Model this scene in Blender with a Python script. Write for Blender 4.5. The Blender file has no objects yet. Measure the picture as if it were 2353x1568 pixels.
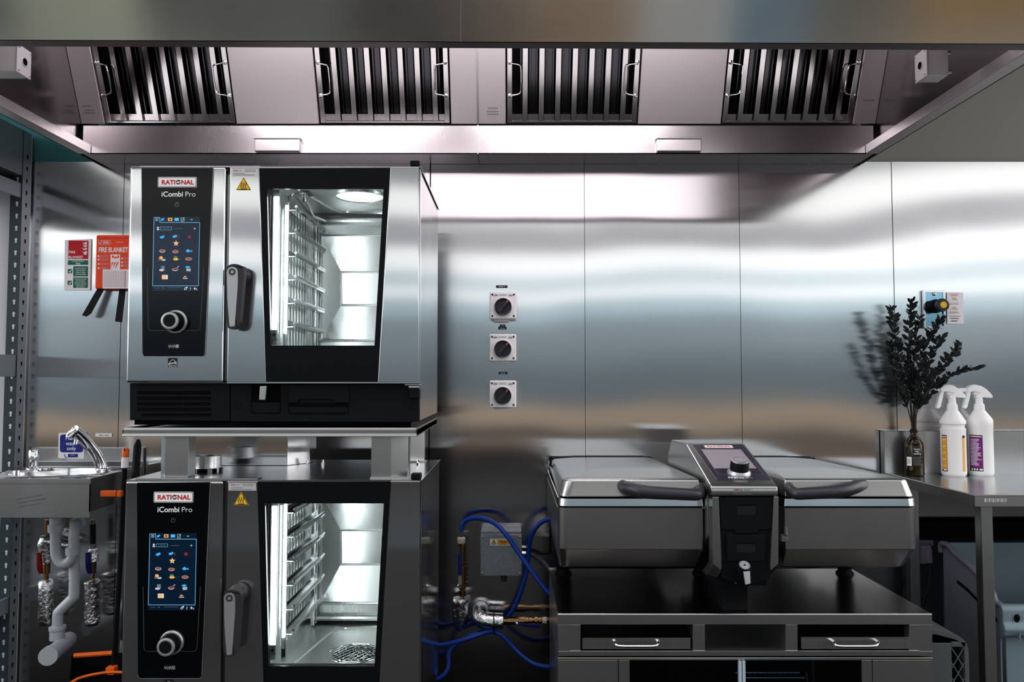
import bpy, bmesh, math, random
from mathutils import Vector, Matrix
random.seed(7)
SC = bpy.context.scene
COL = SC.collection

# ------------------------------------------------------------------ camera
F = 1800.0; CX, CY = 1176.5, 784.0
TH = math.radians(2.74); S, Co = math.sin(TH), math.cos(TH)
CZ = 1.26
cd = bpy.data.cameras.new('camera'); cam = bpy.data.objects.new('camera', cd); COL.objects.link(cam)
cam.location = (0, 0, CZ); cam.rotation_euler = (math.pi/2+TH, 0, 0)
cd.sensor_width = 36; cd.lens = F/2353*36; cd.clip_start = .02
SC.camera = cam

def P(px, py, Y):
    """point of the place at depth Y that the photo shows at this pixel (used to take real sizes off the photo)"""
    u = (px-CX)/F; v = (CY-py)/F; k = Y/(Co-v*S)
    return Vector((u*k, Y, CZ+(S+v*Co)*k))
def X(px, Y, py=784): return P(px, py, Y).x
def Z(py, Y): return P(CX, py, Y).z
def R(px0, px1, py0, py1, Y):
    m = (py0+py1)/2
    return X(px0, Y, m), X(px1, Y, m), Z(py1, Y), Z(py0, Y)
def onplane(px, py, p0, n):
    a = Vector((0, 0, CZ)); d = P(px, py, 1)-a
    t = (Vector(p0)-a).dot(n)/d.dot(n)
    return a+d*t

# ------------------------------------------------------------------ materials
def nodes(name):
    m = bpy.data.materials.new(name); m.use_nodes = True
    nt = m.node_tree; b = nt.nodes['Principled BSDF']
    return m, nt, b
def mat(name, col, rough=.5, metal=0, spec=.5, emit=None, es=0, var=0, vscale=8, bump=0, bscale=60, coat=0, trans=0, alpha=1):
    m, nt, b = nodes(name)
    b.inputs['Base Color'].default_value = (*col, 1)
    b.inputs['Roughness'].default_value = rough
    b.inputs['Metallic'].default_value = metal
    b.inputs['Specular IOR Level'].default_value = spec
    b.inputs['Coat Weight'].default_value = coat
    b.inputs['Transmission Weight'].default_value = trans
    b.inputs['Alpha'].default_value = alpha
    if emit: 
        b.inputs['Emission Color'].default_value = (*emit, 1); b.inputs['Emission Strength'].default_value = es
    tc = nt.nodes.new('ShaderNodeTexCoord')
    if var:
        n = nt.nodes.new('ShaderNodeTexNoise'); n.inputs['Scale'].default_value = vscale; n.inputs['Detail'].default_value = 4
        nt.links.new(tc.outputs['Object'], n.inputs['Vector'])
        mx = nt.nodes.new('ShaderNodeMix'); mx.data_type = 'RGBA'
        mx.inputs['A'].default_value = (*[c*(1-var) for c in col], 1); mx.inputs['B'].default_value = (*[min(1, c*(1+var)) for c in col], 1)
        nt.links.new(n.outputs['Fac'], mx.inputs['Factor']); nt.links.new(mx.outputs['Result'], b.inputs['Base Color'])
    if bump:
        n2 = nt.nodes.new('ShaderNodeTexNoise'); n2.inputs['Scale'].default_value = bscale; n2.inputs['Detail'].default_value = 3
        nt.links.new(tc.outputs['Object'], n2.inputs['Vector'])
        bp = nt.nodes.new('ShaderNodeBump'); bp.inputs['Strength'].default_value = bump; bp.inputs['Distance'].default_value = .004
        nt.links.new(n2.outputs['Fac'], bp.inputs['Height']); nt.links.new(bp.outputs['Normal'], b.inputs['Normal'])
    return m
def steel(name, col=(.60, .60, .60), rough=.25, grain=(60, 60, 1.5), gs=.05, wave=0, wscale=(1.2, 1, 1.6), smudge=.06, bump=.0, aniso=0, tan=(1, 0, 0)):
    """brushed stainless: fine grain in the roughness, soft smudges, optional gentle oil-canning of the sheet"""
    m, nt, b = nodes(name)
    b.inputs['Metallic'].default_value = 1
    b.inputs['Base Color'].default_value = (*col, 1)
    b.inputs['Anisotropic'].default_value = aniso
    L = nt.links; N = nt.nodes
    if aniso:
        cx = N.new('ShaderNodeCombineXYZ'); 
        for i in range(3): cx.inputs[i].default_value = tan[i]
        L.new(cx.outputs[0], b.inputs['Tangent'])
    tc = N.new('ShaderNodeTexCoord')
    mp = N.new('ShaderNodeMapping'); mp.inputs['Scale'].default_value = grain
    L.new(tc.outputs['Object'], mp.inputs['Vector'])
    n = N.new('ShaderNodeTexNoise'); n.inputs['Scale'].default_value = 9; n.inputs['Detail'].default_value = 3
    L.new(mp.outputs['Vector'], n.inputs['Vector'])
    n2 = N.new('ShaderNodeTexNoise'); n2.inputs['Scale'].default_value = 3.1; n2.inputs['Detail'].default_value = 5
    L.new(tc.outputs['Object'], n2.inputs['Vector'])
    a = N.new('ShaderNodeMath'); a.operation = 'MULTIPLY_ADD'
    L.new(n.outputs['Fac'], a.inputs[0]); a.inputs[1].default_value = gs; a.inputs[2].default_value = rough-gs/2-smudge/2
    a2 = N.new('ShaderNodeMath'); a2.operation = 'MULTIPLY_ADD'
    L.new(n2.outputs['Fac'], a2.inputs[0]); a2.inputs[1].default_value = smudge; L.new(a.outputs[0], a2.inputs[2])
    L.new(a2.outputs[0], b.inputs['Roughness'])
    # faint grain in the tone as well
    mx = N.new('ShaderNodeMix'); mx.data_type = 'RGBA'
    mx.inputs['A'].default_value = (*[c*.975 for c in col], 1); mx.inputs['B'].default_value = (*[min(1, c*1.025) for c in col], 1)
    L.new(n.outputs['Fac'], mx.inputs['Factor']); L.new(mx.outputs['Result'], b.inputs['Base Color'])
    nrm = None
    if wave:
        mp2 = N.new('ShaderNodeMapping'); mp2.inputs['Scale'].default_value = wscale
        L.new(tc.outputs['Object'], mp2.inputs['Vector'])
        n3 = N.new('ShaderNodeTexNoise'); n3.inputs['Scale'].default_value = 1.0; n3.inputs['Detail'].default_value = .6
        L.new(mp2.outputs['Vector'], n3.inputs['Vector'])
        bp = N.new('ShaderNodeBump'); bp.inputs['Strength'].default_value = 1; bp.inputs['Distance'].default_value = wave
        L.new(n3.outputs['Fac'], bp.inputs['Height']); nrm = bp
    if bump:
        bp2 = N.new('ShaderNodeBump'); bp2.inputs['Strength'].default_value = bump; bp2.inputs['Distance'].default_value = .001
        L.new(n.outputs['Fac'], bp2.inputs['Height'])
        if nrm: L.new(nrm.outputs['Normal'], bp2.inputs['Normal'])
        nrm = bp2
    if nrm: L.new(nrm.outputs['Normal'], b.inputs['Normal'])
    return m

M = {}
M['wall_steel'] = steel('wall_steel', (.66, .66, .67), .13, gs=.02, smudge=.03, wave=.006, wscale=(1.5, 1, 1.2), aniso=1)
M['steel'] = steel('brushed_steel', (.60, .61, .62), .24, gs=.03)
M['oven_steel'] = steel('oven_steel', (.60, .61, .62), .10, gs=.02, smudge=.04, wave=.0008, aniso=.9)
M['hood_steel'] = steel('canopy_steel', (.66, .64, .645), .36, wave=.004, wscale=(2, 2, 2))
M['hood_front'] = steel('canopy_front_steel', (.60, .58, .56), .11, grain=(1.5, 60, 60), gs=.02, smudge=.04, aniso=.8, tan=(0, 0, 1))
M['dark_top'] = steel('stand_top_steel', (.30, .28, .27), .22, grain=(1.5, 60, 60), gs=.03)  # dark reflection of the pan's underside put into the steel colour
M['hood_panel'] = steel('canopy_panel_steel', (.62, .59, .60), .40, gs=.03)
M['hood_panel'].node_tree.nodes['Principled BSDF'].inputs['Metallic'].default_value = .72
M['hood_gutter'] = steel('canopy_gutter_steel', (.64, .62, .63), .27, gs=.008, smudge=.03, wave=.003, wscale=(2, 2, 2))
M['hood_side_shaded'] = steel('shaded_canopy_side', (.36, .34, .345), .22, gs=.03)  # canopy steel with the dimness of the sides put into its colour
M['top_steel'] = steel('top_steel', (.52, .52, .53), .22, grain=(1.5, 60, 60))
M['pan_steel'] = steel('pan_steel', (.47, .475, .47), .24, grain=(1.5, 60, 60), gs=.03, wave=.0015)
M['mirror_shade'] = steel('shaded_mirror_steel', (.09, .09, .10), .10, gs=.02, smudge=.03)  # darker copy of the mirror steel; shade between baffles put into the colour
M['polish'] = steel('polished_steel', (.70, .70, .72), .10, gs=.03, smudge=.05)
M['mirror'] = steel('mirror_steel', (.78, .76, .77), .12, gs=.02, smudge=.03, wave=.003, wscale=(6, 6, 3))
M['liner'] = steel('cavity_steel', (.74, .76, .75), .26, gs=.05, smudge=.08)
M['liner'].node_tree.nodes['Principled BSDF'].inputs['Metallic'].default_value = .95
for k in ('oven_steel', 'pan_steel', 'steel'): M[k].node_tree.nodes['Principled BSDF'].inputs['Metallic'].default_value = .95
M['chrome'] = mat('chrome', (.8, .8, .82), .07, 1)
M['alu'] = mat('cast_aluminium', (.66, .65, .66), .42, .35, var=.05)
M['trim'] = mat('pale_door_trim', (.42, .50, .56), .4, 0)
M['lip'] = mat('canopy_lip', (.22, .20, .20), .4, .6)
M['silver'] = mat('silver_plastic', (.52, .53, .54), .35, .7)
M['galv'] = mat('galvanised', (.36, .39, .41), .42, .75, var=.28, vscale=70)
M['black'] = mat('black_plastic', (.008, .009, .012), .45, 0, .20)
M['dark_handle'] = mat('handle_plastic', (.040, .039, .048), .40, 0, .5)
M['void'] = mat('dark_void', (.004, .004, .005), .8, 0, .1)
M['glassblack'] = mat('black_glass', (.003, .004, .006), .14, 0, .38)
M['doorblack'] = mat('black_door_glass', (.009, .010, .012), .30, 0, .16)
M['violet'] = mat('violet_black_glass', (.045, .040, .065), .18, 0, .6)  # base colour raised to carry the canopy's reflection
M['sheen_grey'] = mat('canopy_sheen_grey', (.34, .31, .34), .25, 0, .5)  # the canopy's pale reflection is put into this grey
M['seal'] = mat('seal', (.02, .02, .022), .7)
M['white'] = mat('white_print', (.94, .94, .95), .5)
M['red'] = mat('red_print', (.55, .012, .03), .5)
M['orange'] = mat('orange_red_box', (.86, .085, .02), .4)
M['green'] = mat('green_print', (.008, .17, .115), .5)
M['blue'] = mat('blue_print', (.012, .03, .27), .4)
M['yellow'] = mat('yellow_print', (.85, .52, .03), .5)
M['amber'] = mat('amber_print', (.80, .42, .05), .5)
M['ink'] = mat('black_print', (.01, .01, .012), .6)
M['paper'] = mat('paper', (.90, .88, .91), .7)
M['pinkline'] = mat('pink_print', (.62, .36, .40), .7)
M['greyink'] = mat('grey_print', (.16, .16, .17), .6)
M['webbing'] = mat('black_webbing', (.008, .008, .010), .8)
M['flap'] = mat('flap_recess', (.018, .019, .023), .45, 0, .25)
M['dialface'] = mat('gauge_face', (.30, .30, .32), .4)
M['isolator'] = mat('isolator_plastic', (.93, .92, .93), .4, var=.03)
M['isoknob'] = mat('isolator_knob', (.035, .037, .050), .38)
M['hose'] = mat('blue_hose', (.010, .075, .42), .38)
M['bluelever'] = mat('blue_lever', (.012, .02, .20), .4)
M['redlever'] = mat('red_lever', (.30, .01, .015), .4)
M['brass'] = mat('brass', (.36, .23, .11), .30, 1)
M['nut'] = mat('white_nut', (.66, .62, .52), .5)
M['pvc'] = mat('grey_white_pvc', (.50, .53, .57), .38)
M['foil'] = mat('foil', (.75, .76, .78), .22, 1, bump=1.0, bscale=70)
M['cable'] = mat('black_cable', (.012, .012, .014), .5)
M['gcable'] = mat('grey_cable', (.10, .09, .09), .45)
M['orangeplastic'] = mat('orange_plastic', (.85, .16, .015), .4)
M['wallpaint'] = mat('grey_wall_paint', (.36, .36, .32), .8, var=.04, vscale=2)
M['tealpaint'] = mat('teal_wall_paint', (.10, .34, .36), .8, var=.05, vscale=2)
M['ceil'] = mat('ceiling_paint', (.45, .45, .43), .9, var=.03, vscale=2)
M['floor'] = mat('dark_floor', (.022, .021, .020), .9, 0, .08, var=.2, vscale=40)
M['rack'] = mat('rack_grey', (.36, .40, .43), .45, .3)
M['rackdark'] = mat('rack_dark', (.05, .075, .085), .5, .2)
M['whitepanel'] = mat('white_panel', (.72, .74, .78), .5)
M['crate'] = mat('crate_plastic', (.095, .105, .11), .38, var=.05)
M['bin'] = mat('grey_bin_plastic', (.20, .215, .25), .45, var=.05)
M['binfront'] = mat('bluegrey_bin_plastic', (.20, .26, .30), .42, var=.05)
M['bottle'] = mat('milky_plastic', (.88, .87, .87), .32, 0, .5)
M['brown'] = mat('brown_bottle_glass', (.022, .013, .003), .07, 0, .35)
M['leaf'] = mat('dark_leaf', (.022, .027, .028), .6, 0, .25, var=.3, vscale=60)
M['twig'] = mat('twig', (.05, .04, .035), .8)
M['purple'] = mat('purple_print', (.20, .012, .19), .4)
M['socket'] = mat('socket_grey', (.25, .23, .27), .4)
M['bristle'] = mat('clear_bristle', (.35, .33, .36), .5)
M['tealface'] = mat('blue_mirror_plate', (.30, .48, .58), .10, 1)
M['led'] = mat('led_light', (1, 1, 1), .5, emit=(.86, .95, 1), es=15)
M['lens'] = mat('lamp_lens', (.7, .72, .66), .3, .2, emit=(.9, 1, .85), es=.7)
M['scr'] = mat('screen_blue', (.004, .012, .026), .16, 0, .5, emit=(.004, .022, .055), es=.35)
M['scrline'] = mat('screen_line', (.1, .2, .3), .4, emit=(.20, .50, .72), es=.55)
M['i_blue'] = mat('icon_blue', (.02, .1, .2), .4, emit=(.05, .40, .70), es=.8)
M['i_white'] = mat('icon_white', (.3, .3, .3), .4, emit=(.60, .66, .70), es=.7)
M['i_orange'] = mat('icon_orange', (.3, .15, .02), .4, emit=(.80, .38, .10), es=.8)
M['i_yellow'] = mat('icon_yellow', (.3, .2, .02), .4, emit=(.85, .55, .10), es=.8)
M['i_brown'] = mat('icon_brown', (.1, .04, .03), .4, emit=(.22, .09, .06), es=.8)
M['i_red'] = mat('icon_red', (.1, .01, .01), .4, emit=(.30, .03, .04), es=.6)
M['i_pink'] = mat('icon_pink', (.2, .1, .1), .4, emit=(.55, .35, .40), es=.8)
M['i_green'] = mat('icon_green', (.02, .1, .04), .4, emit=(.06, .28, .10), es=.7)
M['i_dim'] = mat('icon_dim', (.05, .05, .06), .4, emit=(.10, .13, .15), es=.6)

def pane_mat(name, tint, refl):
    m, nt, b = nodes(name); nt.nodes.remove(b)
    out = nt.nodes['Material Output']
    t = nt.nodes.new('ShaderNodeBsdfTransparent'); t.inputs['Color'].default_value = (*tint, 1)
    g = nt.nodes.new('ShaderNodeBsdfGlossy'); g.inputs['Roughness'].default_value = .06
    fr = nt.nodes.new('ShaderNodeFresnel'); fr.inputs['IOR'].default_value = 1.45
    mu = nt.nodes.new('ShaderNodeMath'); mu.operation = 'MULTIPLY'; mu.inputs[1].default_value = refl
    mx = nt.nodes.new('ShaderNodeMixShader')
    nt.links.new(fr.outputs[0], mu.inputs[0]); nt.links.new(mu.outputs[0], mx.inputs[0])
    nt.links.new(t.outputs[0], mx.inputs[1]); nt.links.new(g.outputs[0], mx.inputs[2]); nt.links.new(mx.outputs[0], out.inputs[0])
    return m
M['pane'] = pane_mat('clear_pane', (.93, .96, .95), .8)
M['smoked'] = pane_mat('smoked_pane', (.72, .76, .80), .8)

# ------------------------------------------------------------------ mesh builder
TXT = {}
def text_geo(s, bold=0, align='CENTER'):
    k = (s, bold, align)
    if k not in TXT:
        cu = bpy.data.curves.new('t', 'FONT'); cu.body = s; cu.size = 1; cu.offset = bold; cu.align_x = align; cu.resolution_u = 3
        ob = bpy.data.objects.new('t', cu); COL.objects.link(ob)
        dg = bpy.context.evaluated_depsgraph_get(); dg.update()
        me = bpy.data.meshes.new_from_object(ob.evaluated_get(dg))
        TXT[k] = ([v.co.copy() for v in me.vertices], [tuple(p.vertices) for p in me.polygons])
        bpy.data.objects.remove(ob); bpy.data.meshes.remove(me); bpy.data.curves.remove(cu)
    return TXT[k]
ORG = {}
def spline(pts, n):
    if n <= 0 or len(pts) < 3: return [Vector(p) for p in pts]
    p = [Vector(q) for q in pts]; p = [2*p[0]-p[1]]+p+[2*p[-1]-p[-2]]; out = []
    for i in range(1, len(p)-2):
        for k in range(n):
            t = k/n
            out.append(.5*((2*p[i])+(p[i+1]-p[i-1])*t+(2*p[i-1]-5*p[i]+4*p[i+1]-p[i+2])*t*t+(3*p[i]-p[i-1]-3*p[i+1]+p[i+2])*t**3))
    out.append(p[-2]); return out
class MB:
    def __init__(s): s.v = []; s.f = []; s.m = []; s.mats = []; s.bv = False
    def add(s, vs, fs, mt):
        if isinstance(mt, str): mt = M[mt]
        if mt not in s.mats: s.mats.append(mt)
        i = s.mats.index(mt); o = len(s.v)
        s.v += [Vector(v) for v in vs]
        for f in fs: s.f.append(tuple(o+k for k in f)); s.m.append(i)
        return s
    def bm(s, b, mt):
        b.verts.ensure_lookup_table(); b.verts.index_update()
        s.add([v.co.copy() for v in b.verts], [tuple(v.index for v in f.verts) for f in b.faces], mt); b.free(); return s
    def box(s, x0, x1, y0, y1, z0, z1, mt, bev=0, seg=2):
        return s.prism([(x0, y0, z0), (x1, y0, z0), (x1, y0, z1), (x0, y0, z1)], (0, y1-y0, 0), mt, bev, seg)
    def prism(s, poly, off, mt, bev=0, seg=2):
        n = len(poly); off = Vector(off); a = [Vector(p) for p in poly]; vs = a+[p+off for p in a]
        fs = [tuple(range(n))[::-1], tuple(range(n, 2*n))]+[(i, (i+1) % n, n+(i+1) % n, n+i) for i in range(n)]
        if not bev: return s.add(vs, fs, mt)
        s.bv = True; b = bmesh.new(); bv = [b.verts.new(v) for v in vs]
        for f in fs: b.faces.new([bv[i] for i in f])
        bmesh.ops.recalc_face_normals(b, faces=b.faces)
        bmesh.ops.bevel(b, geom=list(b.edges), offset=bev, segments=seg, profile=.5, affect='EDGES', clamp_overlap=True)
        return s.bm(b, mt)
    def ring(s, outer, inner, off, mt):
        n = len(outer); off = Vector(off); o = [Vector(p) for p in outer]; i = [Vector(p) for p in inner]
        vs = o+i+[p+off for p in o]+[p+off for p in i]; fs = []
        for k in range(n):
            j = (k+1) % n
            fs += [(k, j, n+j, n+k), (2*n+k, 3*n+k, 3*n+j, 2*n+j), (k, 2*n+k, 2*n+j, j), (n+k, n+j, 3*n+j, 3*n+k)]
        return s.add(vs, fs, mt)
    def sheet(s, pts, mt): return s.add(pts, [tuple(range(len(pts)))], mt)
    def tube(s, pts, r, mt, n=12, sub=0, cap=True, flat=1.0, up=(0, 0, 1)):
        """sweep a circle (or an ellipse: flat < 1 squeezes it along the side vector)"""
        if not isinstance(r, (list, tuple)): rr = [r]*len(pts)
        else: rr = list(r)
        q = spline(pts, sub)
        if sub > 0 and len(pts) > 2:
            r2 = []
            for i in range(len(rr)-1):
                for k in range(sub): r2.append(rr[i]+(rr[i+1]-rr[i])*k/sub)
            rr = r2+[rr[-1]]
        vs = []; fs = []; prev = None
        for i, p in enumerate(q):
            t = (q[min(i+1, len(q)-1)]-q[max(i-1, 0)])
            if t.length < 1e-9: t = Vector((0, 0, 1))
            t.normalize()
            if prev is None:
                u = Vector(up)
                if abs(u.dot(t)) > .95: u = Vector((1, 0, 0)) if abs(t.x) < .9 else Vector((0, 1, 0))
                a = t.cross(u).normalized()
            else:
                a = (prev-t*prev.dot(t)).normalized()
            prev = a; b = t.cross(a)
            for k in range(n):
                w = 2*math.pi*k/n
                vs.append(p+a*math.cos(w)*rr[i]*flat+b*math.sin(w)*rr[i])
        for i in range(len(q)-1):
            for k in range(n):
                j = (k+1) % n
                fs.append((i*n+k, i*n+j, (i+1)*n+j, (i+1)*n+k))
        if cap: fs += [tuple(range(n))[::-1], tuple((len(q)-1)*n+k for k in range(n))]
        return s.add(vs, fs, mt)
    def lathe(s, prof, o, ax, mt, n=32, sx=1.0, sref=None, cap=True):
        ax = Vector(ax).normalized(); o = Vector(o)
        u = Vector(sref) if sref else (Vector((1, 0, 0)) if abs(ax.x) < .9 else Vector((0, 0, 1)))
        a = (u-ax*u.dot(ax)).normalized(); b = ax.cross(a); vs = []; fs = []
        for r, h in prof:
            for k in range(n):
                w = 2*math.pi*k/n; vs.append(o+ax*h+a*math.cos(w)*r*sx+b*math.sin(w)*r)
        for i in range(len(prof)-1):
            for k in range(n):
                j = (k+1) % n; fs.append((i*n+k, i*n+j, (i+1)*n+j, (i+1)*n+k))
        if cap:
            if prof[0][0] > 1e-6: fs.append(tuple(range(n))[::-1])
            if prof[-1][0] > 1e-6: fs.append(tuple((len(prof)-1)*n+k for k in range(n)))
        return s.add(vs, fs, mt)
    def text(s, t, p, size, mt, right=(1, 0, 0), up=(0, 0, 1), bold=.0, align='CENTER', sx=1.0, depth=.0006):
        vs, fs = text_geo(t, bold, align); r = Vector(right); u = Vector(up); p = Vector(p)-Vector(right).cross(Vector(up)).normalized()*0
        n = r.cross(u).normalized()   # towards the reader
        return s.add([p+n*depth+r*(v.x*size*sx)+u*(v.y*size) for v in vs], fs, mt)
    def disc(s, c, r, mt, right=(1, 0, 0), up=(0, 0, 1), rz=None, n=20):
        r2 = rz or r; c = Vector(c); a = Vector(right); b = Vector(up)
        return s.sheet([c+a*math.cos(2*math.pi*k/n)*r+b*math.sin(2*math.pi*k/n)*r2 for k in range(n)], mt)
    def build(s, name, parent=None, smooth=True):
        o = ORG[parent.name] if parent else Vector((0, 0, 0))
        me = bpy.data.meshes.new(name)
        me.from_pydata([v-o for v in s.v], [], s.f)
        for m in s.mats: me.materials.append(m)
        me.polygons.foreach_set('material_index', s.m)
        b = bmesh.new(); b.from_mesh(me); bmesh.ops.recalc_face_normals(b, faces=b.faces); b.to_mesh(me); b.free()
        if smooth:
            me.polygons.foreach_set('use_smooth', [True]*len(me.polygons)); me.set_sharp_from_angle(angle=math.radians(38))
        me.update()
        ob = bpy.data.objects.new(name, me); COL.objects.link(ob)
        if parent: ob.parent = parent
        if s.bv:
            wn = ob.modifiers.new('face_weighted_normals', 'WEIGHTED_NORMAL'); wn.keep_sharp = True; wn.weight = 100
        ORG[ob.name] = o
        return ob
def thing(name, label, cat, loc, group=None):
    o = bpy.data.objects.new(name, None); COL.objects.link(o); o.location = loc; o.empty_display_size = .05
    o['label'] = label; o['category'] = cat
    if group: o['group'] = group
    ORG[o.name] = Vector(loc); return o
def tag(o, label, cat, group=None):
    o['label'] = label; o['category'] = cat
    if group: o['group'] = group
    return o
def struct(o): o['kind'] = 'structure'; return o
def single(mb, name, label, cat, group=None):
    """one-mesh thing with its origin at its base"""
    lo = Vector((sum(v.x for v in mb.v)/len(mb.v), sum(v.y for v in mb.v)/len(mb.v), min(v.z for v in mb.v)))
    ORG['_tmp'] = lo
    class _p: name = '_tmp'
    ob = None
    o = lo
    mb.v = [v-o for v in mb.v]
    ob = mb.build(name); ob.location = o; ORG[ob.name] = o
    return tag(ob, label, cat, group)
def copy_tree(o, parent=None):
    c = o.copy(); COL.objects.link(c); c.parent = parent
    for ch in list(o.children): copy_tree(ch, c)
    return c
def dup(root, shift, label, group=None):
    c = copy_tree(root); c.location = root.location+Vector(shift); c['label'] = label
    if group: c['group'] = group
    return c
V = Vector
# ================================================================== the room
WY = 3.12                                   # face of the steel wall cladding
ZC = Z(372, WY)                             # top of the cladding
seams = [X(-190, WY), X(281, WY, 600), X(634, WY, 600), X(988, WY, 600), X(1343.5, WY, 600), X(1700, WY, 600), X(2053, WY, 600), X(2410, WY, 600), X(2760, WY, 600)]
b = MB()
random.seed(3)
for i in range(len(seams)-1):
    g = .0022 if i == 3 else .0009
    x0, x1 = seams[i]+(g if i else 0), seams[i+1]-(.0022 if i == 2 else .0009)
    t = random.uniform(-.0012, .0012); t2 = random.uniform(-.001, .001)
    b.prism([(x0, WY-t, 0.002), (x1, WY+t, 0.002), (x1, WY+t+t2, ZC), (x0, WY-t+t2, ZC)], (0, .008, 0), 'wall_steel')
b.box(seams[0], seams[-1], WY+.009, WY+.012, .002, ZC-.001, 'void')
struct(b.build('wall_back'))
b = MB(); b.box(-1.35, 3.2, WY+.012, WY+.06, ZC, 2.85, 'wallpaint'); b.box(-1.36, 3.2, WY+.013, WY+.06, 0, ZC, 'wallpaint')
struct(b.build('wall_upper'))
b = MB(); b.box(-3.2, -1.36, WY+.012, WY+.06, 0, 2.85, 'tealpaint'); struct(b.build('wall_back_left'))  # left stretch of the back wall
b = MB(); b.box(-3.2, 3.2, -1.3, WY+.06, -.05, 0, 'floor'); struct(b.build('floor'))
b = MB(); b.box(-3.2, 3.2, 1.9, WY+.06, 2.86, 2.9, 'ceil'); struct(b.build('ceiling'))

# ================================================================== extraction canopy
HZ = 2.124                                  # underside of the canopy
GY = 2.976                                  # front of the rear gutter
XL, XR = -1.672, 1.412
MID = X(1098, GY, 320)
can = thing('extraction_canopy', 'wide stainless steel extraction canopy with filter bank hanging over the cooking line', 'extractor hood', ((XL+XR)/2, 2.55, HZ))
b = MB()                                    # front fascia with the folded lip
yl, yr = 1.957, 1.985
def fas(x): return yl+(yr-yl)*(x-XL)/(XR-XL)
for xa, xb in ((XL, MID), (MID, XR)):
    b.prism([(xa, fas(xa), HZ), (xb, fas(xb), HZ), (xb, fas(xb), 2.80), (xa, fas(xa), 2.80)], (0, .004, 0), 'hood_front')
    b.prism([(xa, fas(xa)+.004, HZ), (xb, fas(xb)+.004, HZ), (xb, fas(xb)+.004, HZ+.004), (xa, fas(xa)+.004, HZ+.004)], (0, .036, 0), 'lip')
    b.prism([(xa, fas(xa)+.036, HZ+.004), (xb, fas(xb)+.036, HZ+.004), (xb, fas(xb)+.036, HZ+.04), (xa, fas(xa)+.036, HZ+.04)], (0, .004, 0), 'hood_front')
b.box(MID-.0007, MID+.0007, fas(MID)-.0004, fas(MID), HZ, 2.80, 'greyink')
b.build('fascia', can)
for nm, xo, d in (('side_panel', XL, 1), ('side_panel', XR, -1)):
    b = MB()
    b.box(min(xo, xo+.004*d), max(xo, xo+.004*d), 1.99, WY-.002, HZ, 2.80, 'hood_side_shaded')
    b.box(min(xo, xo+.05*d), max(xo, xo+.05*d), 1.99, GY+.0, HZ, HZ+.003, 'hood_steel')
    b.box(min(xo+.048*d, xo+.052*d), max(xo+.048*d, xo+.052*d), 2.03, GY-.004, HZ, HZ+.034, 'hood_steel', .001)
    b.build(nm, can)
b = MB()                                    # rear gutter: front upstand, underside
gt = Z(289, GY)
for xa, xb in ((XL+.02, MID-.001), (MID+.001, XR-.02)):
    b.box(xa, xb, GY, GY+.004, HZ, gt, 'hood_gutter')
    b.box(xa, xb, GY, WY-.002, HZ, HZ+.003, 'hood_gutter')
    b.box(xa, xb, GY+.004, GY+.05, gt-.008, gt-.004, 'hood_gutter')
b.box(MID-.0025, MID+.0025, GY-.004, GY+.002, HZ-.002, gt+.002, 'steel', .001)
b.build('rear_gutter', can)
# sloping filter plane
F0 = V((0, 2.99, Z(285, 2.99))); FD = V((0, -.126, .268)).normalized(); FN = V((0, -FD.z, FD.y)).normalized()  # FN faces the cook
if FN.y > 0: FN = -FN
def FP(px, py): return onplane(px, py, F0, FN)
def fpt(x, s, d=0): return V((x, F0.y, F0.z))+FD*s+FN*d
FW, FH = .500, .52
fx = [X(392, 2.99, 283), X(885, 2.99, 283), X(1314, 2.99, 283), X(1808, 2.99, 283)]
edges = [XL+.022]
gaps = []
last = XL+.0045
for c in fx:
    gaps.append((last, c-FW/2-.006)); last = c+FW/2+.006
gaps.append((last, XR-.0045))
for i, (a, c) in enumerate(gaps):
    b = MB()
    spl = [(a, c)] if i != 2 else [(a, MID-.001), (MID+.001, c)]
    for a1, c1 in spl: b.prism([fpt(a1, 0), fpt(c1, 0), fpt(c1, FH+.03), fpt(a1, FH+.03)], FN*-.02, 'hood_panel', .0015, 1)
    if i == 2: b.prism([fpt(MID-.003, 0, .003), fpt(MID+.003, 0, .003), fpt(MID+.003, FH, .003), fpt(MID-.003, FH, .003)], FN*-.004, 'steel')
    if i in (0, 4, 2):                      # faint stencilled maker's lines
        for px, py, w in ({0: ((200, 245, 22), (206, 255, 26), (206, 261, 26)), 2: ((1133, 250, 24), (1133, 258, 28), (1133, 264, 28)), 4: ((1996, 232, 28),)}[i]):
            c0 = FP(px, py); u = w/F*2.9; 
            for k in range(6):
                xx = c0.x-u/2+u*k/6
                b.prism([V((xx, c0.y, c0.z))+FN*.0006, V((xx+u/8, c0.y, c0.z))+FN*.0006, V((xx+u/8, c0.y, c0.z))+FN*.0006+FD*.0045, V((xx, c0.y, c0.z))+FN*.0006+FD*.0045], FN*-.0004, 'greyink')
    b.build('blank_panel', can)
b = MB()                                    # roof and plenum behind the filters
b.box(XL+.004, XR-.004, 1.995, WY-.004, 2.795, 2.80, 'hood_steel')
b.prism([fpt(XL+.02, -.005, -.075), fpt(XR-.02, -.005, -.075), fpt(XR-.02, FH+.06, -.075), fpt(XL+.02, FH+.06, -.075)], FN*-.003, 'void')
b.build('plenum', can)

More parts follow.
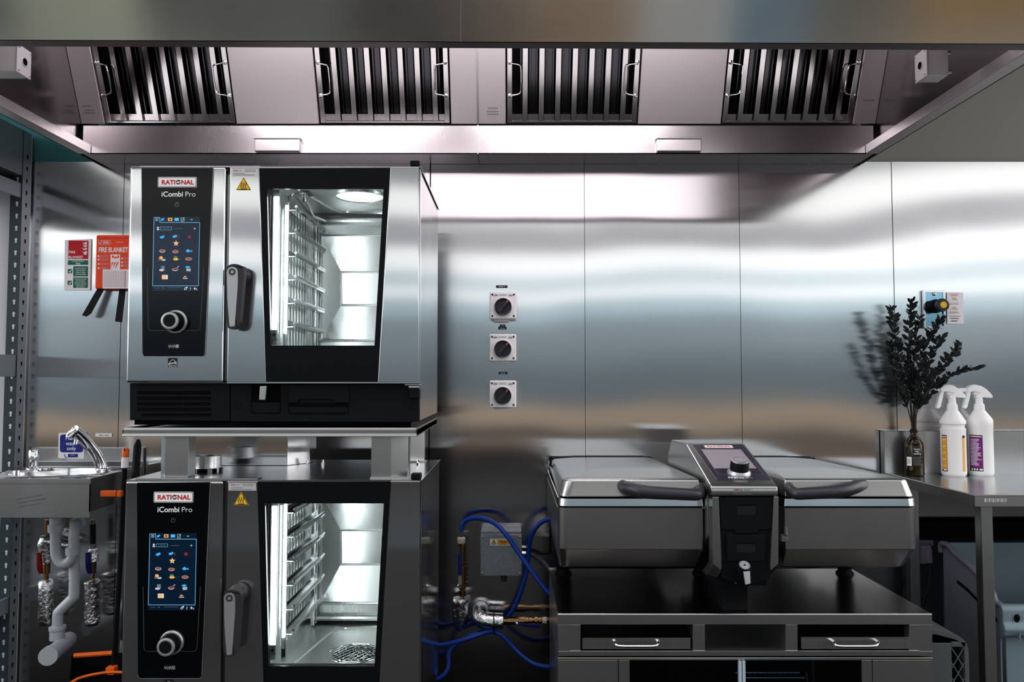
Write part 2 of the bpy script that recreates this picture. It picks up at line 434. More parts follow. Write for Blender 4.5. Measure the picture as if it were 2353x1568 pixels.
# baffle grease filters
lab = ['polished baffle grease filter at the far left end of the canopy', 'polished baffle grease filter between the left blank panel and the canopy joint',
       'polished baffle grease filter just right of the canopy joint', 'polished baffle grease filter at the far right end of the canopy']
def make_filter(xc):
    t = thing('grease_filter', lab[0], 'grease filter', fpt(xc, 0, 0), 'baffle grease filters in the canopy')
    fw = .019
    b = MB(); x0, x1 = xc-FW/2, xc+FW/2
    b.prism([fpt(x0, .003, -.004), fpt(x0+fw, .003, -.004), fpt(x0+fw, FH, -.004), fpt(x0, FH, -.004)], FN*-.045, 'mirror', .001, 1)
    b.prism([fpt(x1-fw, .003, -.004), fpt(x1, .003, -.004), fpt(x1, FH, -.004), fpt(x1-fw, FH, -.004)], FN*-.045, 'mirror', .001, 1)
    b.prism([fpt(x0+fw, .003, -.005), fpt(x1-fw, .003, -.005), fpt(x1-fw, .010, -.005), fpt(x0+fw, .010, -.005)], FN*-.045, 'mirror', .001, 1)
    b.prism([fpt(x0+fw, FH-.012, -.005), fpt(x1-fw, FH-.012, -.005), fpt(x1-fw, FH, -.005), fpt(x0+fw, FH, -.005)], FN*-.045, 'mirror')
    b.prism([fpt(x0+fw, .012, -.048), fpt(x1-fw, .012, -.048), fpt(x1-fw, FH-.01, -.048), fpt(x0+fw, FH-.01, -.048)], FN*-.002, 'void')
    b.prism([fpt(x0+fw, .010, -.020), fpt(x1-fw, .010, -.020), fpt(x1-fw, .035, -.020), fpt(x0+fw, .035, -.020)], FN*-.024, 'mirror')
    b.build('frame', t)
    n = 7; pitch = (FW-2*fw-.022)/n
    for k in range(n):
        c = x0+fw+.024+pitch*(k+.5)-.006
        b = MB()
        # hat section: flat front strip, flared flanks; the rear trough of the pair beside it
        pr = [(-.019, -.034), (-.0155, -.034), (-.0095, -.0085), (.0095, -.0085), (.0155, -.034), (.019, -.034)]
        for (xa, da), (xb, db) in zip(pr[:-1], pr[1:]):
            b.prism([fpt(c+xa, .012, da), fpt(c+xb, .012, db), fpt(c+xb, FH-.012, db), fpt(c+xa, FH-.012, da)], FN*-.0008, 'mirror' if abs(xa+xb) < .001 else 'mirror_shade')
        pr = [(.018, -.026), (.022, -.026), (.0245, -.044), (.0395, -.044), (.042, -.026), (.046, -.026)]
        if k < n-1:
            for (xa, da), (xb, db) in zip(pr[:-1], pr[1:]):
                b.prism([fpt(c+xa, .034, da), fpt(c+xb, .034, db), fpt(c+xb, FH-.012, db), fpt(c+xa, FH-.012, da)], FN*-.0008, 'mirror_shade')
        b.build('baffle', t)
    for sx in (-1, 1):
        b = MB(); xe = xc+sx*(FW/2-fw/2); s1, s2 = .105, .225; o = sx*-.042
        b.tube([fpt(xe, s1, -.003), fpt(xe, s1, .012), fpt(xe+o*.3, s1+.004, .014), fpt(xe+o*.8, s1+.008, .016), fpt(xe+o, s1+.022, .016), fpt(xe+o, s2-.022, .016), fpt(xe+o*.8, s2-.008, .016), fpt(xe+o*.3, s2-.004, .014), fpt(xe, s2, .012), fpt(xe, s2, -.003)], .0026, 'chrome', 8, 3)
        for s in (s1, s2): b.lathe([(.0, -.004), (.008, -.004), (.008, .001), (.004, .004), (0, .004)], fpt(xe, s, 0), FN, 'chrome', 12)
        b.build('handle', t)
    return t
ft = make_filter(fx[0])
for i in (1, 2, 3): dup(ft, (fx[i]-fx[0], 0, 0), lab[i])

# grease cups hooked on the gutter
def cup(px0, px1, label):
    x0, x1, z0, z1 = R(px0, px1, 313, 348, GY-.02)
    t = thing('grease_cup', label, 'grease tray', ((x0+x1)/2, GY-.02, z0), 'grease cups on the canopy gutter')
    b = MB(); b.box(x0, x1, GY-.024, GY-.001, z0, z1-.008, 'hood_steel', .004)
    b.build('tray', t)
    b = MB(); b.prism([(x0-.003, GY-.001, z1), (x0-.003, GY-.03, z1-.006), (x0-.003, GY-.03, z1-.012), (x0-.003, GY-.001, z1-.008)], (x1-x0+.006, 0, 0), 'steel', .001)
    b.build('lip', t)
    return t
cup(585, 688, 'small steel grease cup on the canopy gutter above the upper oven')
cup(1510, 1612, 'small steel grease cup on the canopy gutter right of the joint')

# cast boxes hanging in the canopy corners
def cbox(x, d, zt, zb, label):
    t = thing('junction_box', label, 'junction box', (x+d*-.04, 2.28, zb), 'cast boxes hanging inside the canopy')
    xa, xb = (x-.105, x) if d > 0 else (x, x+.062)
    b = MB(); b.box(xa, xb, 2.25, 2.31, zb, zt, 'alu', .004, 2); b.build('body', t)
    b = MB(); xl = (x, x+.005) if d > 0 else (x-.005, x)
    b.box(xl[0], xl[1], 2.247, 2.313, zb-.002, zt+.002, 'alu', .002, 2)
    xf = xl[1] if d > 0 else xl[0]
    b.lathe([(0, 0), (.011, 0)], (xf+d*.0006, 2.28, (zt+zb)/2), (d, 0, 0), 'void', 20, cap=False)
    b.lathe([(.011, 0), (.0135, 0), (.0135, .002), (.011, .002)], (xf, 2.28, (zt+zb)/2), (d, 0, 0), 'alu', 20, cap=False)
    for yy in (2.254, 2.306):
        for zz in (zb+.006, zt-.006): b.lathe([(.0, .0015), (.0032, .001), (.0035, 0)], (xf, yy, zz), (d, 0, 0), 'chrome', 10)
    b.build('lid', t)
    if d < 0:
        for zz in (zb+.012, zt-.012):
            b = MB(); b.lathe([(0, .010), (.005, .010), (.005, 0)], (xb, 2.256, zz), (1, 0, 0), 'chrome', 10); b.build('bolt', t)
    for dx in ((-.012, -.03) if d > 0 else (.028,)):
        b = MB(); b.tube([(x+dx, 2.28, zt-.002), (x+dx, 2.28, 2.795)], .0085, 'chrome', 12); b.build('conduit', t)
cbox(X(38, 2.25, 130), 1, Z(102, 2.25), Z(164, 2.25), 'grey cast box with round hole hanging at the left end of the canopy')
cbox(X(2131, 2.25, 140), -1, Z(110, 2.25), Z(173, 2.25), 'grey cast box with round hole hanging at the right end of the canopy')
# ================================================================== combi oven (upper), measured at its front plane
YF = 2.30
def U(px, py, Y=YF): return P(px, py, Y)
OX0, OX1 = U(297, 600).x, U(964, 600).x
OZ0, OZT = Z(972, 2.33), Z(382, YF)
DZ = -.9267; DX = .008
YB = 2.87
def poly(pts, Y): return [U(a, c, Y) for a, c in pts]
def rnd(pts, rad, n=5):
    """round the corners of a planar polygon; rad per corner"""
    out = []; m = len(pts); pts = [Vector(p) for p in pts]
    for i in range(m):
        p = pts[i]; r = rad[i]
        if r <= 0: out.append(p); continue
        a = (pts[i-1]-p); c = (pts[(i+1) % m]-p); a.normalize(); c.normalize()
        for k in range(n+1):
            t = k/n; q0 = p+a*r; q1 = p+c*r
            out.append(q0*(1-t)**2+p*2*t*(1-t)+q1*t*t)
    return out
def oline(b, pts, w, mt, Y, closed=False):
    """thin printed line through points on the plane Y"""
    pp = [Vector(p) for p in pts]
    if closed: pp.append(pp[0])
    for p, q in zip(pp[:-1], pp[1:]):
        d = (q-p); 
        if d.length < 1e-7: continue
        d.normalize(); nn = V((-d.z, 0, d.x))*w/2; e = d*w*.3
        b.sheet([p-nn-e, q-nn+e, q+nn+e, p+nn-e], mt)

def rational_logo(b, c, w, right=V((1, 0, 0)), up=V((0, 0, 1)), k=.0004):
    """white plate with a red outline and red lettering; the O is a dark ring with a turning arrow"""
    n = right.cross(up).normalized(); h = w*.25
    def pt(x, y, d): return c+right*x*w+up*y*w+n*d
    def rr(hw, hh, r): return rnd([pt(-hw, -hh, 0), pt(hw, -hh, 0), pt(hw, hh, 0), pt(-hw, hh, 0)], [r*w]*4, 3)
    for hw, hh, r, mt, d in ((.5, .135, .035, 'white', k), (.488, .123, .03, 'ink', 2*k), (.476, .111, .026, 'white', 3*k)):
        b.sheet([p+n*d for p in rr(hw, hh, r)], mt)
    b.text('RATI', pt(-.040, -.058, 0), w*.163, 'red', right, up, .030, 'RIGHT', 1.05, 4*k)
    b.text('NAL', pt(.098, -.058, 0), w*.163, 'red', right, up, .030, 'LEFT', 1.05, 4*k)
    o = pt(.028, 0, 4*k)
    for a0, a1 in ((.5, 3.2), (3.6, 6.2)):
        q = []; m = 12
        for i in range(m+1):
            a = a0+(a1-a0)*i/m; q.append(o+right*math.cos(a)*w*.060+up*math.sin(a)*w*.060)
        for i in range(m, -1, -1):
            a = a0+(a1-a0)*i/m; q.append(o+right*math.cos(a)*w*.032+up*math.sin(a)*w*.032)
        b.sheet(q, 'ink')
    b.sheet([o+right*w*.005+up*w*.0, o+right*w*.07+up*w*.045, o+right*w*.01+up*w*.06], 'red')

def make_oven():
    t = thing('combi_oven', 'upper combi oven with lit glass door, standing on the steel shelf above the other oven', 'oven', ((OX0+OX1)/2, 2.6, OZ0), 'stacked combi ovens')
    yb = YF+.045
    # casing
    b = MB(); cl, cr = -.722, -.315; zf, zc = .404-DZ, 1.846
    b.box(OX1-.033, OX1, yb, YB, OZ0+.005, OZT-.003, 'oven_steel', .002)
    b.box(OX0+.012, cl-.006, yb, YB, OZ0+.005, OZT-.003, 'oven_steel', .002)
    b.box(OX0+.012, OX1-.033, 2.835, YB, OZ0+.005, OZT-.003, 'oven_steel')
    b.box(cl-.006, OX1-.033, yb, 2.835, zc+.004, OZT-.003, 'oven_steel')
    b.box(cl-.006, OX1-.033, yb+.01, 2.835, OZ0+.005, zf-.004, 'oven_steel')
    b.build('casing', t)
    b = MB()   # roof sheet with its folded front rim
    b.box(OX0-.002, OX1+.003, YF+.004, YB+.004, OZT-.003, OZT+.0, 'top_steel', .001)
    b.box(OX1+.001, OX1+.004, YF+.05, YB+.004, OZT-.008, OZT+.001, 'polish', .001)
    b.box(OX0+.02, U(594, 384).x, YF+.010, YF+.05, OZT, OZT+.004, 'top_steel', .001)
    b.build('roof', t)
    # cavity
    b = MB(); y0, y1 = yb+.002, 2.80
    b.box(cl-.003, cl, y0, y1+.03, zf, zc, 'liner'); b.box(cr, cr+.003, y0, y1+.03, zf, zc, 'liner')
    b.box(cl, cr, y0, y1+.03, zf-.003, zf, 'liner'); b.box(cl, cr, y0, y1+.03, zc, zc+.003, 'liner')
    b.box(cl, cr, y0, y0+.02, zf, zf+.006, 'liner', .002)
    # pressed ribs in floor and ceiling
    for zz, s in ((zf, 1), (zc, -1)):
        q = [(cl+.06, y0+.06, zz+s*.001), (cl+.11, y1-.09, zz+s*.001), (cl+.15, y1-.075, zz+s*.001), (cr-.10, y1-.075, zz+s*.001), (cr-.05, y0+.06, zz+s*.001)]
        b.tube(q, .004, 'liner', 8, 3)
    for k in range(9):   # ribbed guide plate behind the rack
        yy = y0+.10+k*.034; b.box(cl, cl+.004, yy, yy+.014, zf+.03, zc-.05, 'liner', .0015, 1)
    b.build('cavity', t)
    b = MB()   # rear air baffle with the pyramid recess
    ox0, ox1, oz0, oz1 = X(737, 2.80, 660)+.002, -.415, Z(783, 2.80), Z(541, 2.80)
    ix0, ix1, iz0, iz1 = X(785, 2.83, 660), X(878, 2.83, 660), Z(702, 2.83), Z(626, 2.83)
    A = [V((cl, 2.80, zf+.012)), V((cr, 2.80, zf+.012)), V((cr, 2.80, zc-.012)), V((cl, 2.80, zc-.012))]
    B = [V((ox0, 2.80, oz0)), V((ox1, 2.80, oz0)), V((ox1, 2.80, oz1)), V((ox0, 2.80, oz1))]
    I = [V((ix0, 2.825, iz0)), V((ix1, 2.825, iz0)), V((ix1, 2.825, iz1)), V((ix0, 2.825, iz1))]
    for q, r in ((A, B), (B, I)):
        for k in range(4):
            j = (k+1) % 4; b.sheet([q[k], q[j], r[j], r[k]], 'liner')
    b.sheet(I, 'liner')
    b.tube(B+[B[0]], .006, 'liner', 8); b.tube(I+[I[0]], .005, 'liner', 8)
    b.tube([V((cl+.01, 2.785, zc-.02)), V((cr, 2.785, zc-.02))], .010, 'liner', 8)
    b.tube([V((cl+.01, 2.785, zf+.018)), V((cr, 2.785, zf+.018))], .010, 'liner', 8)
    b.build('air_baffle', t)
    b = MB(); b.lathe([(.0, -.004), (.072, -.004), (.078, 0)], (-.487, 2.49, zc), (0, 0, 1), 'lens', 36)
    b.lathe([(.078, -.006), (.086, -.006), (.088, 0)], (-.487, 2.49, zc), (0, 0, 1), 'liner', 36, cap=False); b.build('ceiling_plate', t)
    b = MB(); dc = V((-.494, 2.475, zf+.004))   # wire drain strainer in the floor
    for r in (.085, .072, .055): b.tube([dc+V((math.cos(a)*r, math.sin(a)*r, .0)) for a in [2*math.pi*k/28 for k in range(29)]], .0016, 'chrome', 6)
    for k in range(-4, 5):
        w = .072*math.sqrt(max(0, 1-(k/4.6)**2)); o = k*.0155
        for sg in (1, -1):
            d1 = V((.7, .7*sg, 0)); d2 = V((-.7*sg, .7, 0))
            b.tube([dc+d2*o-d1*w+V((0, 0, .001)), dc+d2*o+V((0, 0, .010)), dc+d2*o+d1*w+V((0, 0, .001))], .0013, 'chrome', 5)
    b.lathe([(.0, -.002), (.068, -.002)], dc, (0, 0, 1), 'black', 28, cap=False)
    b.box(dc.x-.008, dc.x+.008, dc.y-.06, dc.y-.058, dc.z+.006, dc.z+.018, 'silver')
    b.build('drain_strainer', t)
    b = MB()   # core probe bracket hanging from the ceiling
    pp = V((-.655, 2.44, zc)); b.tube([pp, pp+V((0, 0, -.03))], .006, 'chrome', 10); b.lathe([(.02, -.001), (.03, -.008), (0, -.008)], pp, (0, 0, 1), 'chrome', 16)
    b.tube([pp+V((0, .02, -.02)), pp+V((.0, .12, -.05)), pp+V((.02, .2, -.05))], .004, 'chrome', 8)
    b.build('probe_bracket', t)

    # control panel --------------------------------------------------
    b = MB(); b.prism(poly([(299, 384), (519, 384), (512, 880), (288, 880)], YF), (0, .043, 0), 'oven_steel', .007, 3)
    b.prism(poly([(300, 386), (303, 386), (293, 878), (290, 878)], YF+.01), (0, .03, 0), 'oven_steel')
    cp = b.build('control_panel', t)
    gy = YF-.0018
    g0 = rnd(poly([(325, 387), (490.5, 386), (471, 820), (327.5, 820)], gy), [.002, .002, .010, .010])
    b = MB(); b.prism(g0, (0, .003, 0), 'glassblack')
    e = [p+V((0, -.0004, 0)) for p in g0]
    oline(b, e[6:], .0016, 'silver', gy)                    # bright bevel along the bottom edge
    oline(b, [p+V((0, -.0006, 0)) for p in rnd(poly([(339, 617), (341, 760), (460, 760), (468, 617)], gy), [0, .012, .012, 0])], .0010, 'greyink', gy)
    wy = gy-.0006
    oline(b, poly([(387, 792), (411, 792), (411, 800), (387, 800)], wy), .0007, 'greyink', wy, True)
    b.text('WiFi', U(395.5, 799, wy), .0100, 'alu', bold=.01, sx=1.15); b.sheet(poly([(404, 792), (411, 792), (411, 800), (404, 800)], wy), 'silver')
    # power symbol
    c = U(406.5, 470, wy); q = [c+V((math.cos(a), 0, math.sin(a)))*.0060 for a in [math.radians(120+300*k/16) for k in range(17)]]
    oline(b, q, .0009, 'silver', wy); oline(b, [c, c+V((0, 0, .0068))], .0009, 'silver', wy)
    b.build('glass_panel', cp)
    b = MB(); rational_logo(b, U(407.5, 419, gy), .1155); b.build('logo', cp)
    b = MB(); b.text('iCombi', U(421, 452, gy), .0218, 'white', bold=.018, align='RIGHT'); b.text('Pro', U(425, 452, gy), .0218, 'white', bold=-.004, align='LEFT', sx=1.02); b.build('lettering', cp)
    b = MB(); b.sheet(poly([(386, 823), (407.5, 823), (407.5, 844), (386, 844)], YF-.0006), 'ink')
    sy = YF-.0010
    q = [U(387+k*2, 838-11*math.sin(math.pi*k/10), sy) for k in range(11)]; oline(b, q, .0010, 'white', sy)
    b.text('energy', U(397, 836.5, sy), .0092, 'white', right=(.97, 0, .24), up=(-.24, 0, .97), bold=.01); b.text('ENERGY STAR', U(396.8, 843.4, sy), .0036, 'white', bold=.01)
    oline(b, poly([(386, 839.5), (407.5, 839.5)], sy), .0006, 'white', sy); b.build('energy_label', cp)
    # touch screen
    ty = gy-.0008
    b = MB(); b.prism(poly([(353.5, 498.5), (459.5, 498.5), (456, 669), (349.5, 669)], ty), (0, .0006, 0), 'scr')
    ly = ty-.0005
    oline(b, poly([(354, 500), (367, 500), (367.5, 511.5), (459, 511.5), (456, 657), (350.5, 657)], ly), .0016, 'scrline', ly, True)
    def S_(px, py): return U(px, py, ly)
    def ell(px, py, rx, ry, m, n=16, rot=0): 
        cc = S_(px, py); k = YF/F; q = []
        for i in range(n):
            a = 2*math.pi*i/n; x, y = math.cos(a)*rx*k, math.sin(a)*ry*k
            q.append(cc+V((x*math.cos(rot)-y*math.sin(rot), -.0002*len(b.f)*.02, x*math.sin(rot)+y*math.cos(rot))))
        b.sheet(q, m)
    def rect(x0, y0, x1, y1, m, d=0): b.sheet([p+V((0, -d, 0)) for p in (S_(x0, y0), S_(x1, y0), S_(x1, y1), S_(x0, y1))], m)
    rect(357, 501, 364, 509, 'i_dim'); [rect(357, y, 364, y+1, 'scrline', .0002) for y in (503, 506)]
    ell(373, 505, 3.6, 2.6, 'i_blue', rot=.4); ell(375.5, 503, 2, 1.6, 'i_blue'); rect(386, 501, 396, 508, 'i_orange'); rect(388.5, 503, 393.5, 506, 'scr', .0003)
    rect(401, 501, 411, 508, 'i_blue'); rect(402.5, 504, 409.5, 504.8, 'i_white', .0003)
    oline(b, [S_(416, 501), S_(423, 501), S_(423, 509), S_(416, 509)], .0008, 'i_white', ly, True); oline(b, [S_(418, 507), S_(424, 501)], .0010, 'i_white', ly); ell(438, 505, 1.5, 1.5, 'i_green'); rect(440, 504, 442, 506, 'i_white')
    ell(363, 523.5, 2.2, 2.2, 'i_white'); rect(360.3, 526.5, 365.7, 529, 'i_white')
    oline(b, [S_(368.5, 522), S_(394, 522), S_(394, 528.5), S_(368.5, 528.5)], .0010, 'scrline', ly, True); rect(374, 524.8, 389, 526, 'i_dim')
    rect(400, 525, 420, 526, 'i_dim'); rect(445, 525.2, 450, 526, 'i_white'); rect(447.1, 523, 447.9, 528, 'i_white')
    for cx, cy in ((373, 545), (402, 543.5)):
        ell(cx-1.5, cy+.6, 4.2, 2.9, 'i_blue'); ell(cx+2.2, cy-1.0, 3, 2.9, 'i_blue'); oline(b, [S_(cx-1, cy-1), S_(cx+1, cy+1), S_(cx+4, cy-1)], .0006, 'scr', ly)
    rect(409, 541, 411, 548, 'i_red'); rect(432, 541, 439, 548, 'i_red')
    q = []; cc = S_(404.5, 559.5)
    for rr_, m_, dd in ((.0092, 'i_white', 0), (.0079, 'i_orange', .0003)):
        b.sheet([cc+V((math.sin(2*math.pi*i/10)*(rr_ if i % 2 == 0 else rr_*.46), -dd, math.cos(2*math.pi*i/10)*(rr_ if i % 2 == 0 else rr_*.46))) for i in range(10)], m_)
    ell(373, 577, 7, 3.6, 'i_white'); ell(373, 576.6, 6.2, 3, 'i_brown'); oline(b, [S_(369, 573.5), S_(373, 577)], .0009, 'i_white', ly)
    ell(403, 578.5, 7.2, 3.8, 'i_pink'); ell(403, 578.2, 6.2, 3, 'i_brown'); oline(b, [S_(399, 579.5), S_(402, 576.5), S_(406, 577), S_(405, 580), S_(402, 579.5)], .0009, 'i_pink', ly)
    b.sheet([S_(426.5, 577), S_(430, 574), S_(432, 572.3), S_(434, 574), S_(438, 576.5), S_(441.5, 574.5), S_(441, 577.5), S_(442, 580), S_(438, 578), S_(434, 580), S_(429.5, 580)], 'i_blue')
    ell(370, 592.5, 4.3, 3.6, 'i_orange'); ell(375.8, 597.4, 5, 2.2, 'i_white'); ell(375.5, 597, 3.6, 1.2, 'i_blue'); ell(367, 597, 3, 2.4, 'i_brown')
    ell(404, 596, 6.2, 2.8, 'i_orange'); ell(403.5, 591.5, 4.6, 2.4, 'i_green'); oline(b, [S_(410, 597), S_(418, 595.5)], .0008, 'i_dim', ly)
    ell(433.5, 595.5, 7.8, 3.7, 'i_pink'); ell(433.5, 595.5, 6.9, 2.9, 'i_brown')
    rect(370, 611, 379, 621, 'i_dim'); [rect(371, y, 378, y+1, 'scrline', .0002) for y in (613, 616, 619)]; ell(371.5, 621, 5.6, 2.6, 'i_white'); ell(371.5, 620.6, 4.2, 1.7, 'i_pink')
    ell(402.3, 619.5, 6.8, 3.4, 'i_white'); ell(402.3, 619, 6.0, 2.6, 'i_red'); oline(b, [S_(407, 615), S_(411, 612)], .0016, 'i_white', ly)
    b.sheet([S_(427.5, 616), S_(438.5, 616), S_(437.5, 624), S_(428.5, 624)], 'i_dim'); b.sheet([S_(427.8, 618), S_(438.4, 618), S_(437.8, 623.5), S_(428.5, 623.5)], 'i_white'); ell(431.5, 614, 5.4, 2.3, 'i_blue')
    rect(372, 632, 385.5, 642, 'i_white'); rect(373, 633, 382, 637, 'i_orange', .0003); rect(373, 638, 382, 641.3, 'i_orange', .0003)
    ell(425.5, 637, 4.6, 3, 'i_brown'); ell(425, 636, 2.2, 1.4, 'i_orange'); rect(420, 639.5, 431, 641, 'i_white')
    rect(386, 661, 418, 662, 'i_dim'); rect(373, 660.5, 376, 663.5, 'i_dim'); rect(356, 662, 366, 663, 'i_dim')
    oline(b, [S_(426, 664)+V((math.cos(a), 0, math.sin(a)))*.0030 for a in [k*.628 for k in range(11)]], .0014, 'i_white', ly); ell(429.5, 661, 1.8, 1.8, 'i_white')
    b.text('?', S_(437.5, 667), .0110, 'i_white', bold=.02)
    b.sheet([S_(445, 663.5), S_(448.5, 660), S_(448.5, 667)], 'i_white'); oline(b, [S_(448, 663.5), S_(452, 664), S_(452.5, 667)], .0014, 'i_white', ly)
    b.build('touchscreen', cp)
    # dial
    b = MB(); dc = U(404.5, 740, gy)
    b.lathe([(.0345, 0), (.0345, .006), (.0325, .0085), (.030, .009)], dc, (0, -1, 0), 'silver', 40)
    b.lathe([(.030, .006), (.0285, .010), (.0275, .036), (.0255, .041)], dc, (0, -1, 0), 'black', 40)
    b.lathe([(.0258, .0405), (.0250, .0440), (.0200, .0455), (.0180, .0450)], dc, (0, -1, 0), 'silver', 40, cap=False)
    b.lathe([(.0182, .0448), (.012, .0440), (0, .0436)], dc, (0, -1, 0), 'black', 40)
    b.build('dial', cp)

    # door ----------------------------------------------------------------
    b = MB()
    b.prism(poly([(528.5, 384), (596.5, 384), (612, 880), (521, 880)], YF), (0, .040, 0), 'oven_steel', .004, 2)
    b.prism(poly([(896.5, 383), (963.5, 383), (963, 880), (867.5, 880)], YF), (0, .040, 0), 'oven_steel', .004, 2)
    b.prism(poly([(528.5, 384), (963.5, 383), (963.5, 386), (528.5, 387)], YF+.004), (0, .036, 0), 'polish')
    b.prism(poly([(521.5, 878), (963, 878), (963, 881.5), (521.5, 881.5)], YF-.001), (0, .036, 0), 'polish')
    b.prism(poly([(965, 384), (967, 384), (966, 880), (964, 880)], YF+.012), (0, .03, 0), 'polish')
    dr = b.build('door', t)
    b = MB(); o = [(597.5, 386.5), (896, 385.5), (867.5, 878), (612.5, 878)]; i = [(613.5, 434), (881.5, 434), (860.5, 794.5), (621.5, 794.5)]
    b.ring(poly(o, YF+.002), poly(i, YF+.002), (0, .006, 0), 'doorblack')
    b.ring(poly([(599, 388), (894, 387), (866, 876), (613, 876)], YF+.008), poly([(610, 430), (885, 430), (864, 798), (618, 798)], YF+.008), (0, .03, 0), 'seal')
    b.build('glass_frame', dr)
    b = MB(); b.sheet(poly([(611, 432), (884, 432), (862, 797), (619, 797)], YF+.005), 'pane'); b.build('window_pane', dr)
    b = MB(); lx = X(634, yb, 610)                               # lit strip at the hinge side of the glass
    b.box(lx-.0085, lx+.0085, yb-.006, yb+.004, zf+.075, Z(452, yb), 'led', .003)
    b.box(lx-.012, lx+.009, yb-.004, yb+.010, zf+.03, zc-.012, 'silver', .002)
    b.box(lx-.008, lx+.010, yb-.008, yb-.003, zf+.045, zf+.075, 'liner', .001); b.lathe([(0, 0), (.004, 0), (.004, .002), (0, .002)], (lx+.001, yb-.009, zf+.06), (0, -1, 0), 'black', 12)
    b.build('light_strip', dr)
    # handle
    b = MB(); hy = 2.245
    hub = U(553, 632, YF)
    b.lathe([(.027, 0), (.026, .004), (.0225, .03), (.0225, .046)], hub, (0, -1, 0), 'dark_handle', 28)
    gp = rnd(poly([(520, 612), (533, 606), (553, 608.5), (560, 621), (556.5, 660), (549, 745), (540, 756), (524, 756.5), (518.5, 735), (518.5, 650)], hy), [.008, .01, .012, .01, .02, .012, .008, .006, .01, .02], 4)
    b.prism([p+V((.001, 0, 0)) for p in gp], (0, .026, 0), 'dark_handle', .005, 2)
    hd = b
    ip = rnd(poly([(520, 621), (527, 614), (538, 613.5), (545, 620), (546, 650), (538.5, 750), (526.5, 751), (521.5, 690)], hy-.0012), [.006, .004, .004, .006, .02, .004, .003, .02], 3)
    hd.prism([p+V((.001, 0, 0)) for p in ip], (0, .004, 0), 'silver')
    c = U(533, 625, hy-.0022)
    hd.lathe([(.0050, 0), (.0098, 0)], c, (0, -1, 0), 'dark_handle', 20, cap=False)
    hd.build('handle', dr)
    b = MB(); wy = YF-.0006                                            # hot surface warning
    def tri(k, m, d): 
        cx_, cy_ = 559.8, 426.5
        b.sheet([V((0, -d, 0))+p for p in rnd(poly([(cx_, cy_-19.5*k), (cx_+17.3*k, cy_+10.7*k), (cx_-17.3*k, cy_+10.7*k)], wy), [.0015]*3, 3)], m)
    tri(1, 'yellow', 0); tri(.93, 'ink', .0003); tri(.82, 'yellow', .0006)
    for dx in (-5, -.2, 4.6): oline(b, [U(559.8+dx+1.4*math.sin(k*.95), 420+k*1.6, wy-.001) for k in range(8)], .0016, 'ink', wy)
    oline(b, poly([(553, 434.2), (566.5, 434.2)], wy-.001), .0018, 'ink', wy)
    b.build('warning_label', dr)
    b = MB(); b.sheet(poly([(531, 388), (593, 388), (594, 405), (531, 405)], YF-.0004), 'alu')
    b.text('Chef', U(536, 393.5, YF-.0006), .0062, 'red', align='LEFT', bold=.02); b.text('Line', U(547.5, 393.5, YF-.0006), .0062, 'greyink', align='LEFT')
    for xx0, xx1, yy in ((563, 588, 390.5), (563, 588, 394), (536, 563, 398.5), (536, 585, 402)): b.sheet(poly([(xx0, yy-.5), (xx1, yy-.5), (xx1, yy+.5), (xx0, yy+.5)], YF-.0007), 'greyink')
    b.build('supplier_label', dr)
    b = MB(); b.box(U(942, 379).x, U(964, 379).x, YF+.0, YF+.04, OZT+.001, OZT+.018, 'black', .003); b.build('hinge_cap', dr)

    # black base panel -----------------------------------------------------
    by = YF+.022
    b = MB(); b.prism(poly([(298, 881), (528, 881), (528, 968), (298, 966)], by), (0, .06, 0), 'black', .002)
    b.prism(poly([(530, 881), (963, 881), (963, 971), (530, 969)], by), (0, .06, 0), 'black', .002)
    b.box(OX0+.01, OX1-.006, by+.012, YB, OZ0-.006, OZ0+.01, 'void')
    for x, y in ((547, 933), (950, 935)): oline(b, rnd(poly([(x-8, y-6.5), (x+8, y-6.5), (x+8, y+6.5), (x-8, y+6.5)], by-.0006), [.003]*4, 2), .0008, 'void', by, True)
    bp = b.build('base_panel', t)
    b = MB()
    b.prism(poly([(311, 886), (494, 886), (493, 962), (309, 962)], by-.001), (0, .004, 0), 'black', .0008, 1)
    for k, (xa, xb) in enumerate(((316, 484), (315, 484), (315, 484), (315, 484), (325, 484))):
        y = 903+k*12.7
        for x0, x1 in ((xa, 420.5), (422, xb)): b.prism(poly([(x0, y-4), (x1, y-4), (x1, y+4), (x0, y+4)], by-.0016), (0, .002, 0), 'void')
    b.build('vent_grille', bp)
    b = MB(); b.prism(rnd(poly([(577, 883), (645, 883), (645, 951), (577, 951)], by-.0012), [0, 0, .01, .01]), (0, .002, 0), 'void')
    b.prism(rnd(poly([(579, 925), (643, 925), (643, 949), (579, 949)], by-.0025), [.003, .003, .01, .01]), (0, .002, 0), 'black')
    b.prism(poly([(598, 888), (613, 888), (611, 921), (600, 921)], by-.024), (0, .024, 0), 'black', .003)
    b.prism(poly([(597, 888), (612.5, 887), (609, 920), (595, 919.5)], by-.028), (0, .006, 0), 'silver', .002)
    b.build('drain_lever', bp)
    b = MB(); b.prism(rnd(poly([(662, 926), (801, 926), (801, 951.5), (662, 951.5)], by-.0012), [0, 0, .012, .012]), (0, .002, 0), 'void')
    b.prism(rnd(poly([(664, 936), (799, 936), (799, 949.5), (664, 949.5)], by-.0022), [.004, .004, .01, .01]), (0, .002, 0), 'black')
    b.prism(poly([(664, 885), (800.5, 885), (800.5, 926), (769, 926), (766, 917.5), (686, 917.5), (683, 926), (664, 926)], by-.006), (0, .006, 0), 'black', .0012, 1)
    b.build('tablet_drawer', bp)
    b = MB(); b.box(U(930, 884).x, U(964, 884).x, by-.02, by+.02, Z(886, by), Z(883, by), 'silver', .001)
